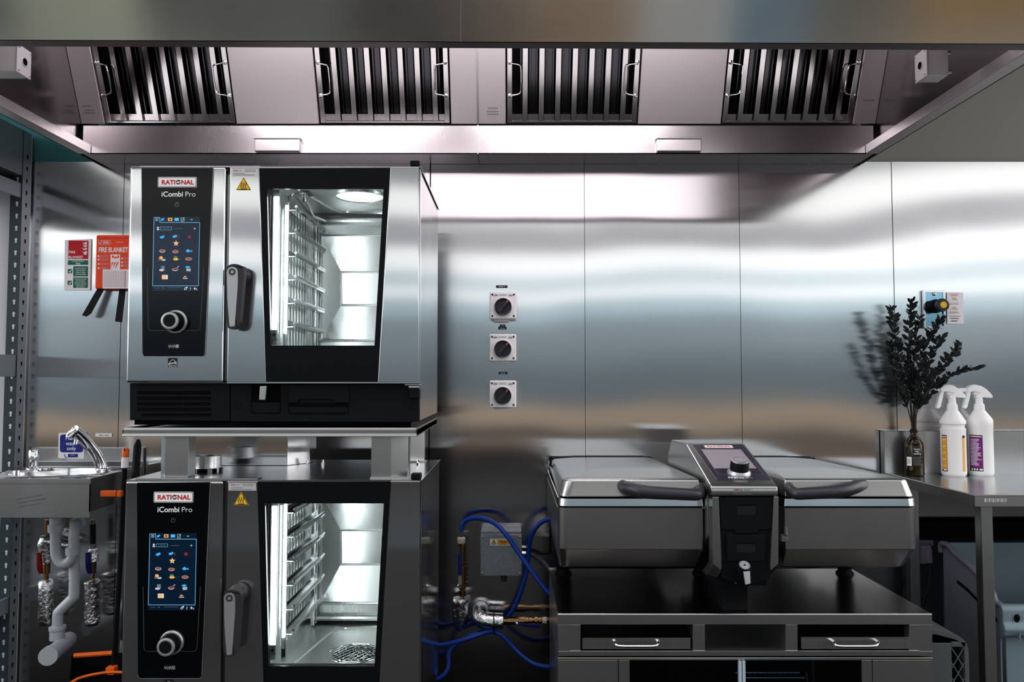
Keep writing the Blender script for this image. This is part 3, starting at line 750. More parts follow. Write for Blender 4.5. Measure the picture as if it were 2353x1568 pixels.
    b.box(U(938, 890).x, U(962, 890).x, by-.014, by+.01, Z(893, by), Z(887, by), 'polish', .0015); b.box(U(940, 890).x, U(963, 890).x, by-.012, by+.02, Z(916, by), Z(893, by), 'black', .003); b.build('hinge', bp)
    return t
def oven_light(dx, dz, name):
    ld = bpy.data.lights.new(name, 'AREA'); ld.shape = 'RECTANGLE'; ld.size = .03; ld.size_y = .40; ld.energy = OVEN_W; ld.color = (.90, .97, 1)
    lo = bpy.data.objects.new(name, ld); COL.objects.link(lo); lo.location = (X(640, 2.36, 610)+dx+.012, 2.362, 1.60+dz)
    d = V((.50, .80, 0)).normalized(); lo.rotation_euler = d.to_track_quat('-Z', 'Y').to_euler()
OVEN_W = 1.3
oven = make_oven()
oven2 = dup(oven, (DX, 0, DZ), 'lower combi oven with lit glass door, standing under the steel shelf')
oven_light(0, 0, 'oven_lamp'); oven_light(DX, DZ, 'oven_lamp')
ORG[oven2.name] = oven2.location.copy()
def part2(mb, name): return mb.build(name, oven2)
# things only the lower oven shows: legs, rear vent box, vent collar, bolts on its roof
ZR = OZT+DZ                                                   # roof of the lower oven
b = MB(); x0, x1 = X(440, 2.68, 1035), X(661, 2.68, 1035)
b.prism([(x0, 2.68, ZR), (x1, 2.68, ZR), (x1+.055, 2.76, ZR), (x1+.055, 2.85, ZR), (x0, 2.85, ZR)], (0, 0, .118), 'oven_steel', .002); part2(b, 'vent_box')
b = MB(); vc = V((X(470, 2.50, 1070), 2.52, ZR))
b.lathe([(.041, .012), (.041, .05), (.045, .05), (.045, .012)], vc, (0, 0, 1), 'steel', 32)
b.lathe([(.030, .0), (.030, .03), (0, .03)], vc, (0, 0, 1), 'void', 24)
for a in (-2.3, -1.0, 0.4, 1.8): b.box(vc.x+.043*math.cos(a)-.006, vc.x+.043*math.cos(a)+.006, vc.y+.043*math.sin(a)-.004, vc.y+.043*math.sin(a)+.004, ZR, ZR+.014, 'steel')
part2(b, 'vent_collar')
for px in (706, 742, 960):
    b = MB(); p = V((X(px, 2.72, 1058), 2.72, ZR)); b.tube([p, p+V((0, 0, .016))], .0035, 'chrome', 8); b.lathe([(.006, .0), (.006, .006), (0, .006)], p, (0, 0, 1), 'chrome', 6); part2(b, 'bolt')
for x in (OX0+.08, OX1-.08):
    for y in (2.42, 2.78):
        b = MB(); b.tube([(x+DX, y, 0), (x+DX, y, OZ0+DZ)], .022, 'steel', 16); part2(b, 'leg')

# hanging racks inside the ovens
def make_rack():
    t = thing('oven_rack', 'steel hanging rack with tray rails inside the upper oven', 'oven rack', (-.69, 2.6, 1.335), 'hanging racks inside the ovens')
    xr = -.690
    for k in range(6):
        z = Z(752, 2.40)+.0722*k
        b = MB(); pr = [(0, .020), (0, 0), (.024, 0), (.024, .010)]
        for (xa, za), (xb, zb) in zip(pr[:-1], pr[1:]): b.prism([(xr+xa, 2.395, z+za), (xr+xb, 2.395, z+zb), (xr+xb+.0012, 2.395, z+zb+.0012), (xr+xa+.0012, 2.395, z+za+.0012)], (0, .375, 0), 'polish')
        b.tube([(xr+.024, 2.395, z+.012), (xr+.024, 2.77, z+.012)], .0045, 'chrome', 8)
        b.build('rail', t)
    for y, w in ((2.400, .010), (2.745, .012), (2.772, .010)):
        b = MB(); b.box(xr-.012, xr+.002, y-w/2, y+w/2, 1.336, 1.825, 'polish', .002); b.build('post', t)
    b = MB(); b.tube([(xr, 2.40, 1.82), (xr+.01, 2.42, 1.832), (xr, 2.58, 1.828), (xr, 2.75, 1.815)], .004, 'chrome', 8, 4); b.build('hook', t)
    return t
rk = make_rack(); dup(rk, (DX, 0, DZ), 'steel hanging rack with tray rails inside the lower oven')

# steel shelf (stacking stand) between the ovens
st = thing('oven_shelf', 'stainless shelf on stub posts between the two stacked ovens', 'shelf', (-.7, 2.57, ZR))
sy = 2.262; x0, x1 = X(281, sy, 994), X(958, sy, 994); z0, z1 = Z(1004, sy), Z(983.5, sy)
b = MB(); b.box(x0, x1, sy, 2.86, z0+.004, z1-.006, 'top_steel')
b.prism([V((x0, sy-.0015, z0)), V((x1, sy-.0015, z0)), V((x1, sy+.0028, z1)), V((x0, sy+.0028, z1))], (0, .012, 0), 'steel', .002); b.box(x1-.004, x1, sy, 2.86, z0, z1, 'steel', .001); b.box(x0, x0+.004, sy, 2.86, z0, z1, 'steel', .001)
b.build('tray', st)
b = MB(); b.box(x1-.02, x1-.003, sy+.02, 2.85, z1-.004, z1+.014, 'seal', .003); b.build('edge_seal', st)
for px, xa, xb, rev in ((401, 378, 433, 0), (894, 853, 935, 1)):
    for y in (2.335, 2.78):
        b = MB(); xa_, xb_ = X(xa, 2.335, 1050), X(xb, 2.335, 1050); d = .055
        if rev: pl = [(xa_, y), (xa_+.058, y), (xb_, y+.022), (xb_, y+d), (xa_, y+d)]
        else: pl = [(xa_-.02, y+.022), (xa_, y), (xb_, y), (xb_, y+d), (xa_-.02, y+d)]
        b.prism([(a, c, ZR+.004) for a, c in pl], (0, 0, z0+.004-ZR-.004), 'steel', .0015); b.box(pl[0][0]-.004, xb_+.004, y+.004, y+d, ZR, ZR+.004, 'steel')
        b.build('leg', st)
# ================================================================== left end: rack, hand basin, signs
RX = -1.93
t = thing('shelving_unit', 'tall grey slotted metal shelving unit at the far left of the photo', 'shelving', (RX-.03, 2.9, 0))
def upright(y):
    b = MB(); zt = 2.24
    b.box(RX-.0018, RX, y-.052, y, 0, zt, 'rack', .0006, 1); b.box(RX-.046, RX, y-.054, y-.052, 0, zt, 'rackdark')
    b.box(RX-.002, RX+.0012, y-.0015, y+.001, 0, zt, 'whitepanel')
    for k in range(44):
        z = .06+k*.0485
        b.lathe([(0, .0006), (.0052, .0006)], (RX, y-.026, z), (1, 0, 0), 'void', 10, cap=False); b.box(RX+.0003, RX+.0007, y-.029, y-.023, z-.012, z, 'void')
        b.lathe([(0, .0006), (.0056, .0006)], (RX-.018, y-.054, z), (0, -1, 0), 'whitepanel', 10, cap=False); b.box(RX-.0215, RX-.0145, y-.0547, y-.0542, z-.014, z, 'whitepanel')
    b.build('upright', t)
upright(3.108); upright(2.30)
for zt, zb in ((Z(425, 3.08), Z(458, 3.08)), (Z(817, 3.08), Z(866, 3.08)), (.42, .36)):
    b = MB(); b.box(RX-.016, RX-.004, 2.25, 3.056, zb, zt, 'rack', .002); b.box(RX-.40, RX-.016, 2.25, 3.10 if zt > 1.9 or zt < .5 else 2.5, zt-.022, zt-.006, 'rackdark'); b.build('shelf', t)
b = MB(); b.box(RX-.41, RX-.05, 3.09, 3.105, .03, 2.02, 'whitepanel'); b.build('back_panel', t)
b = MB(); b.box(RX-.40, RX-.002, 2.36, 3.107, Z(410, 3.08)+.004, Z(302, 3.08), 'rack', .006)
b.box(RX-.38, RX-.001, 2.38, 3.09, Z(410, 3.08)+.012, Z(400, 3.08), 'rack', .002)
single(b, 'storage_box', 'plain grey box on top of the slotted shelving unit', 'box')

# hand basin
SX0, SX1, SY0, SY1 = -1.895, X(208, 2.72, 1100), 2.72, WY-.004
SZ, SB = Z(1100, 2.72), Z(1190, 2.72)
t = thing('hand_basin', 'stainless steel hand basin with deep apron and round bowl fixed to the left wall', 'sink', ((SX0+SX1)/2, 2.92, SB))
b = MB()
b.box(SX0, SX1, SY0, SY0+.003, SB, SZ, 'steel'); b.box(SX1-.003, SX1, SY0, SY1, SB+.02, SZ, 'steel'); b.box(SX0, SX0+.003, SY0, SY1, SB+.02, SZ, 'steel')
b.box(SX0-.001, SX1+.0015, SY0-.0015, SY0+.002, SZ-.020, SZ, 'steel', .001); b.box(SX1-.001, SX1+.0018, SY0, SY1, SZ-.020, SZ, 'steel', .0008)
# maker's dots on the apron
for r_, (py, n) in enumerate(((1140, 9), (1149, 10), (1158, 8))):
    for k in range(n):
        p = P(38+r_*2+k*7, py+8-k*1.2, SY0); b.box(p.x-.004, p.x+.004, SY0-.0006, SY0, p.z-.0025, p.z+.0025, 'greyink')
b.build('apron', t)
b = MB(); ec = V(((SX0+SX1)/2-.002, 2.895, SZ)); ea, eb = .185, .135; n = 64
rect = []
for k in range(n):
    a = 2*math.pi*k/n; cx_, sy_ = math.cos(a), math.sin(a)
    hx = (SX1-ec.x-.001) if cx_ > 0 else (ec.x-SX0-.001); hy = (SY1-.03-ec.y) if sy_ > 0 else (ec.y-SY0-.001)
    s_ = min(hx/abs(cx_) if abs(cx_) > 1e-6 else 9, hy/abs(sy_) if abs(sy_) > 1e-6 else 9)
    rect.append(V((ec.x+cx_*s_, ec.y+sy_*s_, SZ)))
rings = [rect]
for f_, dz in ((1.05, .0), (1.02, .003), (1.0, .001), (.985, -.012), (.95, -.06), (.86, -.10), (.6, -.122), (.15, -.127)):
    rings.append([V((ec.x+math.cos(2*math.pi*k/n)*ea*f_, ec.y+math.sin(2*math.pi*k/n)*eb*f_, SZ+dz)) for k in range(n)])
vs = [p for r_ in rings for p in r_]; fs = []
for i in range(len(rings)-1):
    for k in range(n):
        j = (k+1) % n; fs.append((i*n+k, i*n+j, (i+1)*n+j, (i+1)*n+k))
b.add(vs, fs, 'polish'); b.lathe([(.024, -.1265), (.022, -.124), (0, -.124)], (ec.x, ec.y, SZ), (0, 0, 1), 'chrome', 20); b.build('bowl', t)
b = MB(); b.prism([(SX0, SY1-.03, SZ), (SX0, SY1-.012, SZ+.018), (SX0, SY1-.012, SZ+.072), (SX0, SY1, SZ+.072), (SX0, SY1, SZ-.03)], (SX1-SX0, 0, 0), 'steel', .002)
b.build('splashback', t)
b = MB(); q = [P(237, 1090, 2.985), P(231, 1066, 2.98), P(220, 1043, 2.965), P(203, 1020, 2.94), P(186, 1001, 2.91), P(170, 988, 2.88)]
b.tube(q, [.022, .0205, .0195, .0185, .0178, .0175], 'chrome', 20, 4)
e = q[-1]; b.tube([e+V((.004, .004, -.002)), e+V((-.008, -.010, -.020)), e+V((-.009, -.012, -.028))], [.0165, .0150, .0135], 'chrome', 18)
b.tube([P(176, 1012, 2.87), P(174, 1022, 2.865)], [.008, .007], 'chrome', 14)
b.tube([P(176, 1014, 2.87), P(192, 1029, 2.885), P(201, 1036, 2.93)], .0022, 'chrome', 8)
b.lathe([(.028, 0), (.027, .004), (.022, .008)], V((q[0].x, q[0].y, SZ)), (0, 0, 1), 'chrome', 24); b.build('spout', t)
b = MB(); p = V((X(77, 3.0, 1070), 3.0, SZ)); b.lathe([(.027, 0), (.026, .005), (.017, .010), (.017, .030), (.0135, .034), (.0185, .036), (.0185, .068), (.0165, .073), (0, .074)], p, (0, 0, 1), 'chrome', 28); b.build('push_tap', t)
b = MB(); p = V((X(103, 2.98, 1073), 2.98, SZ)); b.lathe([(.020, 0), (.018, .006), (.008, .009), (0, .0095)], p, (0, 0, 1), 'chrome', 24); b.build('tap_hole_cover', t)
b = MB(); p = P(70, 1190, 2.93); b.lathe([(.030, 0), (.030, .03), (.026, .034)], V((p.x, 2.93, SB-.012)), (0, 0, 1), 'pvc', 24); b.build('overflow_fitting', t)

# white waste trap
t = thing('waste_trap', 'white plastic waste trap and drain pipe under the hand basin', 'drain pipe', P(128, 1520, 2.93))
wy = 2.92
def wp(px, py, d=0): return P(px, py, wy+d)
b = MB(); b.tube([wp(128, 1190), wp(128, 1225)], .0205, 'pvc', 24); b.tube([wp(128, 1206), wp(128, 1222)], .0265, 'pvc', 24)
b.tube([wp(128, 1215), wp(128, 1262), wp(131, 1280), wp(141, 1294), wp(154, 1294), wp(166, 1281), wp(170, 1263), wp(170, 1225), wp(174, 1208, .02), wp(180, 1203, .05), wp(184, 1202, .10)], .0185, 'pvc', 20, 4)
b.build('trap', t)
b = MB(); b.tube([wp(168, 1258), wp(168, 1275)], .0255, 'pvc', 24); b.build('compression_nut', t)
b = MB(); b.tube([wp(177, 1204, .035), wp(181, 1204, .055)], .0275, 'pvc', 24); b.build('compression_nut', t)
b = MB(); b.tube([wp(170, 1270, .03), wp(171, 1330, .03), wp(170, 1366, .03), wp(168, 1374, .03), wp(138, 1404, .03), wp(133, 1414, .03), wp(132, 1445, .03)], .0185, 'pvc', 20, 3)
b.tube([wp(132, 1440, .03), wp(131, 1470, .03)], .0255, 'pvc', 24); b.tube([wp(132, 1440, .03), wp(132, 1447, .03)], .029, 'pvc', 24); b.build('drain_pipe', t)
b = MB(); b.tube([P(112, 1508, 2.82), P(138, 1488, 2.93), P(158, 1470, 3.06)], .0285, 'pvc', 28); b.tube([P(110, 1509, 2.81), P(117, 1504, 2.84)], .032, 'pvc', 28); b.build('end_cap_pipe', t)

# foil lagged supply pipes
def lag(px, mt, lab, lx, elbow):
    t = thing('supply_pipe', lab, 'pipe', P(px, 1440, 3.05), 'foil wrapped supply pipes under the basin')
    b = MB(); q = [P(px, y, 3.05) for y in (1437, 1430, 1410, 1390, 1370, 1350, 1338, 1334)]
    random.seed(px)
    b.tube([p+V((random.uniform(-.002, .002), 0, 0)) for p in q], [.020]+[.028+random.uniform(-.002, .002) for _ in q[2:]]+[.022], 'foil', 14); b.build('foil_lagging', t)
    b = MB(); b.tube([P(px+1, 1336, 3.05), P(px+2, 1250, 3.05), P(px+2, 1195, 3.05)], .0085, 'brass', 14); b.tube([P(px+1, 1318, 3.05), P(px+2, 1285, 3.05)], .014, 'brass', 14); b.tube([P(px+2, 1250, 3.05), P(px+2, 1262, 3.05)], .0125, 'chrome', 6); b.build('valve', t)
    b = MB(); z = P(lx, 1290, 3.02)
    b.tube([P(lx+6, 1322, 3.02), P(lx+2, 1312, 3.015), P(lx, 1300, 3.01), P(lx-1, 1270, 3.01)], [.005, .009, .0105, .009], mt, 12, 2, flat=.5); b.lathe([(0, .004), (.007, .004), (.007, 0)], P(lx+6, 1322, 3.015), (0, -1, 0), 'chrome', 6); b.build('lever', t)
    if elbow:
        b = MB(); b.tube([P(px+2, 1296, 3.05), P(px-3, 1262, 3.05), P(px-1, 1243, 3.05), P(px+18, 1246, 3.055), P(px+55, 1254, 3.06)], [.016, .024, .026, .022, .018], 'foil', 14, 2); b.build('foil_elbow', t)
    else:
        b = MB(); b.tube([P(px+2, 1250, 3.05), P(px+2, 1205, 3.05)], .011, 'black', 12); b.tube([P(px+2, 1262, 3.05), P(px+3, 1290, 3.05)], [.018, .02], 'foil', 12); b.build('isolator_body', t)
lag(105, 'redlever', 'foil wrapped pipe with red lever valve left of the white waste trap', 91, True)
lag(211, 'bluelever', 'foil wrapped pipe with dark blue lever valve right of the white waste trap', 203, False)

# signs --------------------------------------------------------------------
sy = WY-.006
b = MB(); W = lambda pts, y=sy: [P(a, c, y) for a, c in pts]
b.prism(W([(149, 552), (209.5, 549), (207, 667), (147.5, 667)]), (0, .003, 0), 'white')
def q4(x0, y0, x1, y1, m, d): 
    k = (y0-552)/115.0; o = lambda y: -2.0*(y-552)/115
    b.sheet([P(x0+o(y0), y0, sy-d), P(x1+o(y0), y0, sy-d), P(x1+o(y1), y1, sy-d), P(x0+o(y1), y1, sy-d)], m)
q4(157.5, 553, 203.5, 595.5, 'red', .0004)
for k, yy in enumerate((557, 563, 570, 578)):     # white flames
    b.sheet([P(a, c, sy-.0008) for a, c in ((189+k*.6-(3 if k > 1 else 0), yy-1), (193, yy+5), (200, yy+3.5), (200.5, yy-1), (198.5, yy+.5), (197, yy-3), (196.5, yy+1), (192, yy+1.5))], 'white')
b.sheet([P(a, c, sy-.0008) for a, c in ((189, 577), (194, 583), (199.5, 582), (199, 586), (193, 585))], 'white')
b.text('FIRE', P(158.2, 582.5, sy), .0142, 'white', bold=.02, align='LEFT', sx=1.02, depth=.0009); b.text('BLANKET', P(158, 594, sy), .0142, 'white', bold=.02, align='LEFT', sx=.95, depth=.0009)
q4(157, 598.5, 203.5, 609, 'green', .0004); b.text('FOR SMOTHERING', P(179.5, 602.2, sy), .0054, 'white', bold=.01); b.text('FIRES', P(179.5, 608, sy), .0086, 'white', bold=.02)
q4(169.5, 612, 203.5, 635.5, 'green', .0004); q4(169.8, 638, 203.8, 662, 'green', .0004)
for k, s_ in enumerate(('SAFE FOR USE ON', 'CHIP PAN FIRES', 'DEEP FAT FIRES', 'WASTE BIN FIRES')): b.text(s_, P(185.3, 618.4+k*4.6, sy), .0064, 'white', bold=.012, sx=.85)
for k, s_ in enumerate(('SAFE AND SUITABLE', 'FOR WRAPPING', 'AROUND SOMEONE', 'WHOSE CLOTHES', 'ARE BURNING')): b.text(s_, P(184.8, 643+k*4.4, sy), .0060, 'white', bold=.012, sx=.85)
for yc in (623.5, 650):
    q4(157, yc-4.8, 167.3, yc+4.8, 'green', .0004)
    b.sheet([P(a, yc+c, sy-.0009) for a, c in ((157.6, .5), (159.2, -.6), (160.6, 1.2), (164, -3.4), (165, -2.6), (160.8, 3.6))], 'white')
single(b, 'fire_blanket_sign', 'small white, red and green fire blanket sign on the left wall', 'sign')

fy = WY-.045
t = thing('fire_blanket', 'orange-red fire blanket case with two black pull straps beside the upper oven', 'fire blanket', P(260, 665, fy))
b = MB(); b.box(X(219, fy, 600), X(309, fy, 600), fy, WY-.004, Z(664, fy), Z(540, fy), 'orange', .006)
def T_(x, y, d=.0006): return P(x, y, fy-d)
b.box(X(221, fy, 600), X(307, fy, 600), fy-.0006, fy, Z(548, fy), Z(546.8, fy), 'red')
oline(b, rnd([T_(225.5, 553), T_(255, 553), T_(255, 562), T_(225.5, 562)], [.0075]*4), .0010, 'paper', fy, True); b.sheet([T_(227.5, 558.5), T_(229, 557), T_(230.3, 559.5), T_(234, 554), T_(235, 555), T_(230.5, 561)], 'paper')
for yy in (555.5, 557.5, 559.5): b.sheet([T_(237, yy-.5), T_(251, yy-.5), T_(251, yy+.4), T_(237, yy+.4)], 'paper')
b.text('EN 1869:1997', T_(275, 558), .0046, 'paper', bold=.01)
b.text('FIRE BLANKET', T_(226.5, 579.5), .0265, 'white', bold=.028, align='LEFT', sx=.69)
for k, yy in enumerate((589, 597, 607, 616.5)):
    b.disc(T_(226.5, yy), .0034, 'white', n=12)
    for m, dy in enumerate((-1.5, 1.6)): b.sheet([T_(229.5, yy+dy-.7), T_(229.5+20-3*m*(k % 2), yy+dy-.7), T_(229.5+20-3*m*(k % 2), yy+dy+.6), T_(229.5, yy+dy+.6)], 'pinkline')
for yy in (594, 603, 611):
    b.disc(T_(280.5, yy), .0034, 'white', n=12)
    for dy in (-1.5, 1.6): b.sheet([T_(283.5, yy+dy-.7), T_(303, yy+dy-.7), T_(303, yy+dy+.6), T_(283.5, yy+dy+.6)], 'pinkline')
b.sheet([T_(254, 585), T_(276, 585), T_(276, 619), T_(254, 619)], 'paper')
for a, c, w_, h_ in ((258, 590, 3, 6), (270, 590, 3, 6), (263, 592, 5, 4)): b.sheet([T_(a, c-h_/2, .001), T_(a+w_, c-h_/2, .001), T_(a+w_+1, c+h_/2, .001), T_(a-1, c+h_/2, .001)], 'orange')
for k in range(3): b.sheet([T_(257+k*6, 603, .001), T_(261+k*6, 602, .001), T_(257+k*6-3, 616, .001), T_(254.5+k*5, 616, .001)], 'orange')
b.build('case', t)
b = MB(); b.prism([P(236, 619.5, fy-.002), P(296, 619, fy-.002), P(295, 663.5, fy-.002), P(235.5, 663.5, fy-.002)], (0, .001, 0), 'paper')
for k in range(13): xx = 240+k*4.0; b.sheet([P(xx, 622, fy-.0026), P(xx+.5, 622, fy-.0026), P(xx+.3, 660, fy-.0026), P(xx-.2, 660, fy-.0026)], 'pinkline')
for k in range(8): yy = 625+k*4.6; b.sheet([P(238, yy, fy-.0026), P(293, yy, fy-.0026), P(293, yy+.4, fy-.0026), P(238, yy+.4, fy-.0026)], 'pinkline')
b.sheet([P(287, 622, fy-.003), P(288, 622, fy-.003), P(287.5, 661, fy-.003), P(286.5, 661, fy-.003)], 'red'); b.build('inspection_card', t)
for pts, in (([(223, 664), (240, 664), (206, 721), (198, 728), (188, 725)],), ([(274, 664), (289, 664), (280, 741), (264, 739)],)):
    b = MB(); q = [P(a, c, fy+.012-.0003*(c-664)) for a, c in pts]
    if len(q) == 5: q = [q[0], q[1], q[2]+V((.005, 0, 0)), q[3], q[4]]
    b.prism(q, (0, .003, 0), 'webbing', .0008, 1); b.build('pull_strap', t)

sy0 = sy; sy = WY-.018
b = MB(); b.prism(rnd(W([(134.5, 995), (193, 995), (193, 1054.5), (133.5, 1053.5)], sy), [.005]*4, 3), (0, .003, 0), 'white')
b.sheet(rnd(W([(138, 999), (192, 999), (191, 1040), (137.5, 1040)], sy-.0005), [.012]*4, 4), 'blue')
for s_, yy in (('Hand', 1011), ('wash', 1023.5), ('only', 1035)): b.text(s_, P(164, yy, sy), .0212, 'white', bold=.012, depth=.001)
b.sheet(W([(156, 1043.5), (179, 1043.5), (179, 1051.5), (156, 1051.5)], sy-.0005), 'blue'); sy_ = sy; b.text('Helpline', P(167.5, 1047, sy), .0052, 'white', depth=.001)
b.tube(W([(148.5, 1044), (148.5, 1049), (151, 1052), (155, 1050)], sy-.001), .0011, 'blue', 6, 2)
single(b, 'hand_wash_sign', 'white and blue hand wash only sign on the wall behind the basin spout', 'sign')
sy = sy0
b = MB(); b.prism(W([(219.5, 996), (257, 996), (256.5, 1004.5), (219, 1004)]), (0, .001, 0), 'white'); b.text('TMV 1  WKB', P(238.5, 1002, sy), .0068, 'ink', bold=.01, depth=.0006)
single(b, 'label_strip', 'narrow white label strip on the wall above the basin corner', 'label')

# cleaning tools between basin and ovens
t = thing('dustpan', 'black long-handled dustpan with orange rim and orange and white grip left of the lower oven', 'dustpan', P(250, 1700, 2.75))
b = MB(); hp = [P(289.5, 1035, 2.72), P(288.3, 1049, 2.72), P(286.5, 1074, 2.72), P(276, 1300, 2.735), P(262, 1520, 2.75), P(259, 1545, 2.75)]
b.tube(hp[2:], .0085, 'black', 14); b.build('shaft', t)
b = MB(); b.tube([P(289.8, 1029, 2.72), P(289.6, 1031, 2.72), hp[0], P(288, 1051, 2.72)], [.004, .009, .0115, .0115], 'orangeplastic', 16)
b.lathe([(0, .0005), (.0045, .0005)], P(286, 1034, 2.708), (0, -1, 0), 'void', 12, sx=.5, cap=False); b.build('hanger_tip', t)
b = MB(); b.tube([P(288, 1051, 2.72), P(286.6, 1075, 2.72)], .0118, 'white', 16); b.build('grip', t)
b = MB(); b.box(X(231, 2.74, 1135), X(268, 2.74, 1135), 2.735, 2.75, Z(1142, 2.74), Z(1127.5, 2.74), 'orangeplastic', .004); b.box(X(271, 2.70, 1135), X(281, 2.70, 1135), 2.69, 2.71, Z(1142, 2.70), Z(1127.5, 2.70), 'orangeplastic', .003); b.build('clip', t)
b = MB(); q = [P(160, 1572, 2.66), P(178, 1561, 2.68), P(200, 1554, 2.70), P(225, 1549, 2.71), P(246, 1546, 2.72), P(275, 1545.5, 2.72), P(296, 1548, 2.72)]
b.tube(q, .0048, 'orangeplastic', 10, 2); p = P(257, 1541, 2.735); b.box(p.x-.015, p.x+.015, p.y-.015, p.y+.015, p.z-.012, p.z+.014, 'orangeplastic', .003); b.build('rim', t)
b = MB(); top = [P(165, 1506, 2.84), P(300, 1500, 2.84)]
fr = [v+V((0, 0, -.004)) for v in spline(q, 2)]
fl = [V((v.x+.01, v.y+.02, .02)) for v in fr]
bk = [V((top[0].x+(top[1].x-top[0].x)*i/(len(fr)-1), 2.84, top[0].z+(top[1].z-top[0].z)*i/(len(fr)-1))) for i in range(len(fr))]
n = len(fr)
b.add(fr+fl+bk+[V((v.x, 2.84, .02)) for v in bk], [(i, i+1, n+i+1, n+i) for i in range(n-1)]+[(2*n+i, 2*n+i+1, 3*n+i+1, 3*n+i) for i in range(n-1)]+[(n+i, n+i+1, 3*n+i+1, 3*n+i) for i in range(n-1)]+[(0, n, 3*n, 2*n), (n-1, 2*n-1, 4*n-1, 3*n-1)], 'black'); b.build('pan', t)
b = MB(); b.tube([P(171, 1507.5, 2.835), P(262, 1501, 2.835)], .0085, 'orangeplastic', 8); b.build('edge_strip', t)
t = thing('broom', 'black-handled upright broom with clear bristles behind the dustpan shaft', 'broom', P(278, 1650, 2.88))
b = MB(); b.tube([P(318, 1010, 2.96), P(316, 1025, 2.96), P(300, 1260, 2.93), P(283, 1470, 2.89)], [.006, .014, .013, .012], 'black', 14); b.build('shaft', t)
b = MB()
random.seed(5)
for k in range(40):
    a = P(283+random.uniform(-5, 6), 1455, 2.89); e = P(262+k*.55+random.uniform(-6, 6), 1585, 2.87+random.uniform(0, .04)); e.z = .004; m_ = (a+e)/2+V((random.uniform(-.012, .012), 0, 0)); b.tube([a, m_, e], .0011, 'bristle', 4, 2)
b.build('bristles', t)['kind'] = 'stuff'

# ================================================================== wall between ovens and bratt pan
def isolator(px0, px1, py0, py1):
    yf = 3.052; x0, x1, z0, z1 = R(px0, px1, py0, py1, yf)
    t = thing('isolator_switch', 'top white rotary isolator switch on the steel wall', 'switch', ((x0+x1)/2, yf, z0), 'rotary isolators on the wall')
    cx_, cz_ = (x0+x1)/2, (z0+z1)/2
    b = MB(); b.box(x0+.002, x1-.002, yf+.018, WY-.003, z0+.001, z1-.003, 'isolator', .006); b.box(x0+.015, x0+.075, yf+.03, WY-.004, z0-.008, z0+.002, 'isolator', .002); b.build('box', t)
    b = MB(); b.box(x0, x1, yf, yf+.017, z0, z1, 'isolator', .005, 3); b.box(x0+.003, x1-.003, yf+.016, yf+.019, z0+.003, z1-.003, 'greyink')
    b.lathe([(.039, 0), (.038, .002), (.036, .003)], (cx_, yf, cz_-.006), (0, -1, 0), 'isolator', 36)
    for sx in (-1, 1): b.prism([(cx_+sx*.036, yf-.001, cz_-.012), (cx_+sx*.043, yf-.001, cz_-.006), (cx_+sx*.036, yf-.001, cz_+.0)], (0, .002, 0), 'white')
    b.text('OFF', (cx_-.029, yf, cz_+.0355), .0092, 'ink', bold=.02); b.text('ON', (cx_+.029, yf, cz_+.0355), .0092, 'ink', bold=.02)
    b.text('0', (cx_-.029, yf, cz_+.0435), .0045, 'ink', bold=.02); b.text('I', (cx_+.029, yf, cz_+.0435), .0045, 'ink', bold=.02)
    for yy in (.043, .039): b.sheet([(cx_-.017, yf-.0005, cz_+yy), (cx_+.014, yf-.0005, cz_+yy), (cx_+.014, yf-.0005, cz_+yy-.0012), (cx_-.017, yf-.0005, cz_+yy-.0012)], 'greyink')
    b.build('cover', t)
    for sx in (-1, 1):
        for sz in (-1, 1):
            b = MB(); b.lathe([(.0038, 0), (.0038, .0012), (.0, .0012)], (cx_+sx*(.042), yf, cz_+sz*.042), (0, -1, 0), 'ink', 14); b.build('screw', t)
    b = MB(); kc = V((cx_, yf-.003, cz_-.006))
    b.lathe([(.0335, 0), (.0335, .010), (.0315, .013), (.029, .012), (.0285, .004), (0, .004)], kc, (0, -1, 0), 'isoknob', 40)
    d = V((math.sin(.72), 0, math.cos(.72))); s_ = V((d.z, 0, -d.x))
    q = [kc+d*-.030+s_*-.0105, kc+d*-.030+s_*.0105, kc+d*.0+s_*.0075, kc+d*.030+s_*.005, kc+d*.030+s_*-.005, kc+d*.0+s_*-.0075]
    b.prism([p+V((0, -.003, 0)) for p in q], (0, -.014, 0), 'isoknob', .002); 
    m_ = kc+V((0, -.0178, 0)); b.sheet([m_+d*.020+s_*-.0022, m_+d*.020+s_*.0022, m_+d*.029+s_*.0022, m_+d*.029+s_*-.0022], 'orange'); b.build('knob', t)
    return t
iso = isolator(1125.5, 1186.5, 671, 733)
zs = P(1156, 702, 3.052).z
dup(iso, (-.001, 0, P(1156, 799, 3.052).z-zs), 'middle white rotary isolator switch on the steel wall')
dup(iso, (-.001, 0, P(1156, 906, 3.052).z-zs), 'bottom white rotary isolator switch on the steel wall')
def tape(rects, txt, lab):
    b = MB(); y = WY-.005
    for (x0, y0, x1, y1), s_ in zip(rects, txt):
        b.box(X(x0, y, y0), X(x1, y, y0), y, y+.001, Z(y1, y), Z(y0, y), 'ink'); b.text(s_, P((x0+x1)/2, y1-1.2, y), .0060, 'white', bold=.005, sx=1.25)
    single(b, 'label_tape', lab, 'label', 'black embossed label tapes')
tape([(1140, 656, 1166, 661.5)], ['OVEN T'], 'black embossed label tape above the top isolator switch')
tape([(1148.5, 746, 1161, 751.2), (1145, 751.4, 1164, 757)], ['TOP', 'OVEN'], 'two-line black embossed label tape above the middle isolator switch')
tape([(1146, 855, 1166, 860.5)], ['VARIO'], 'black embossed label tape above the bottom isolator switch')

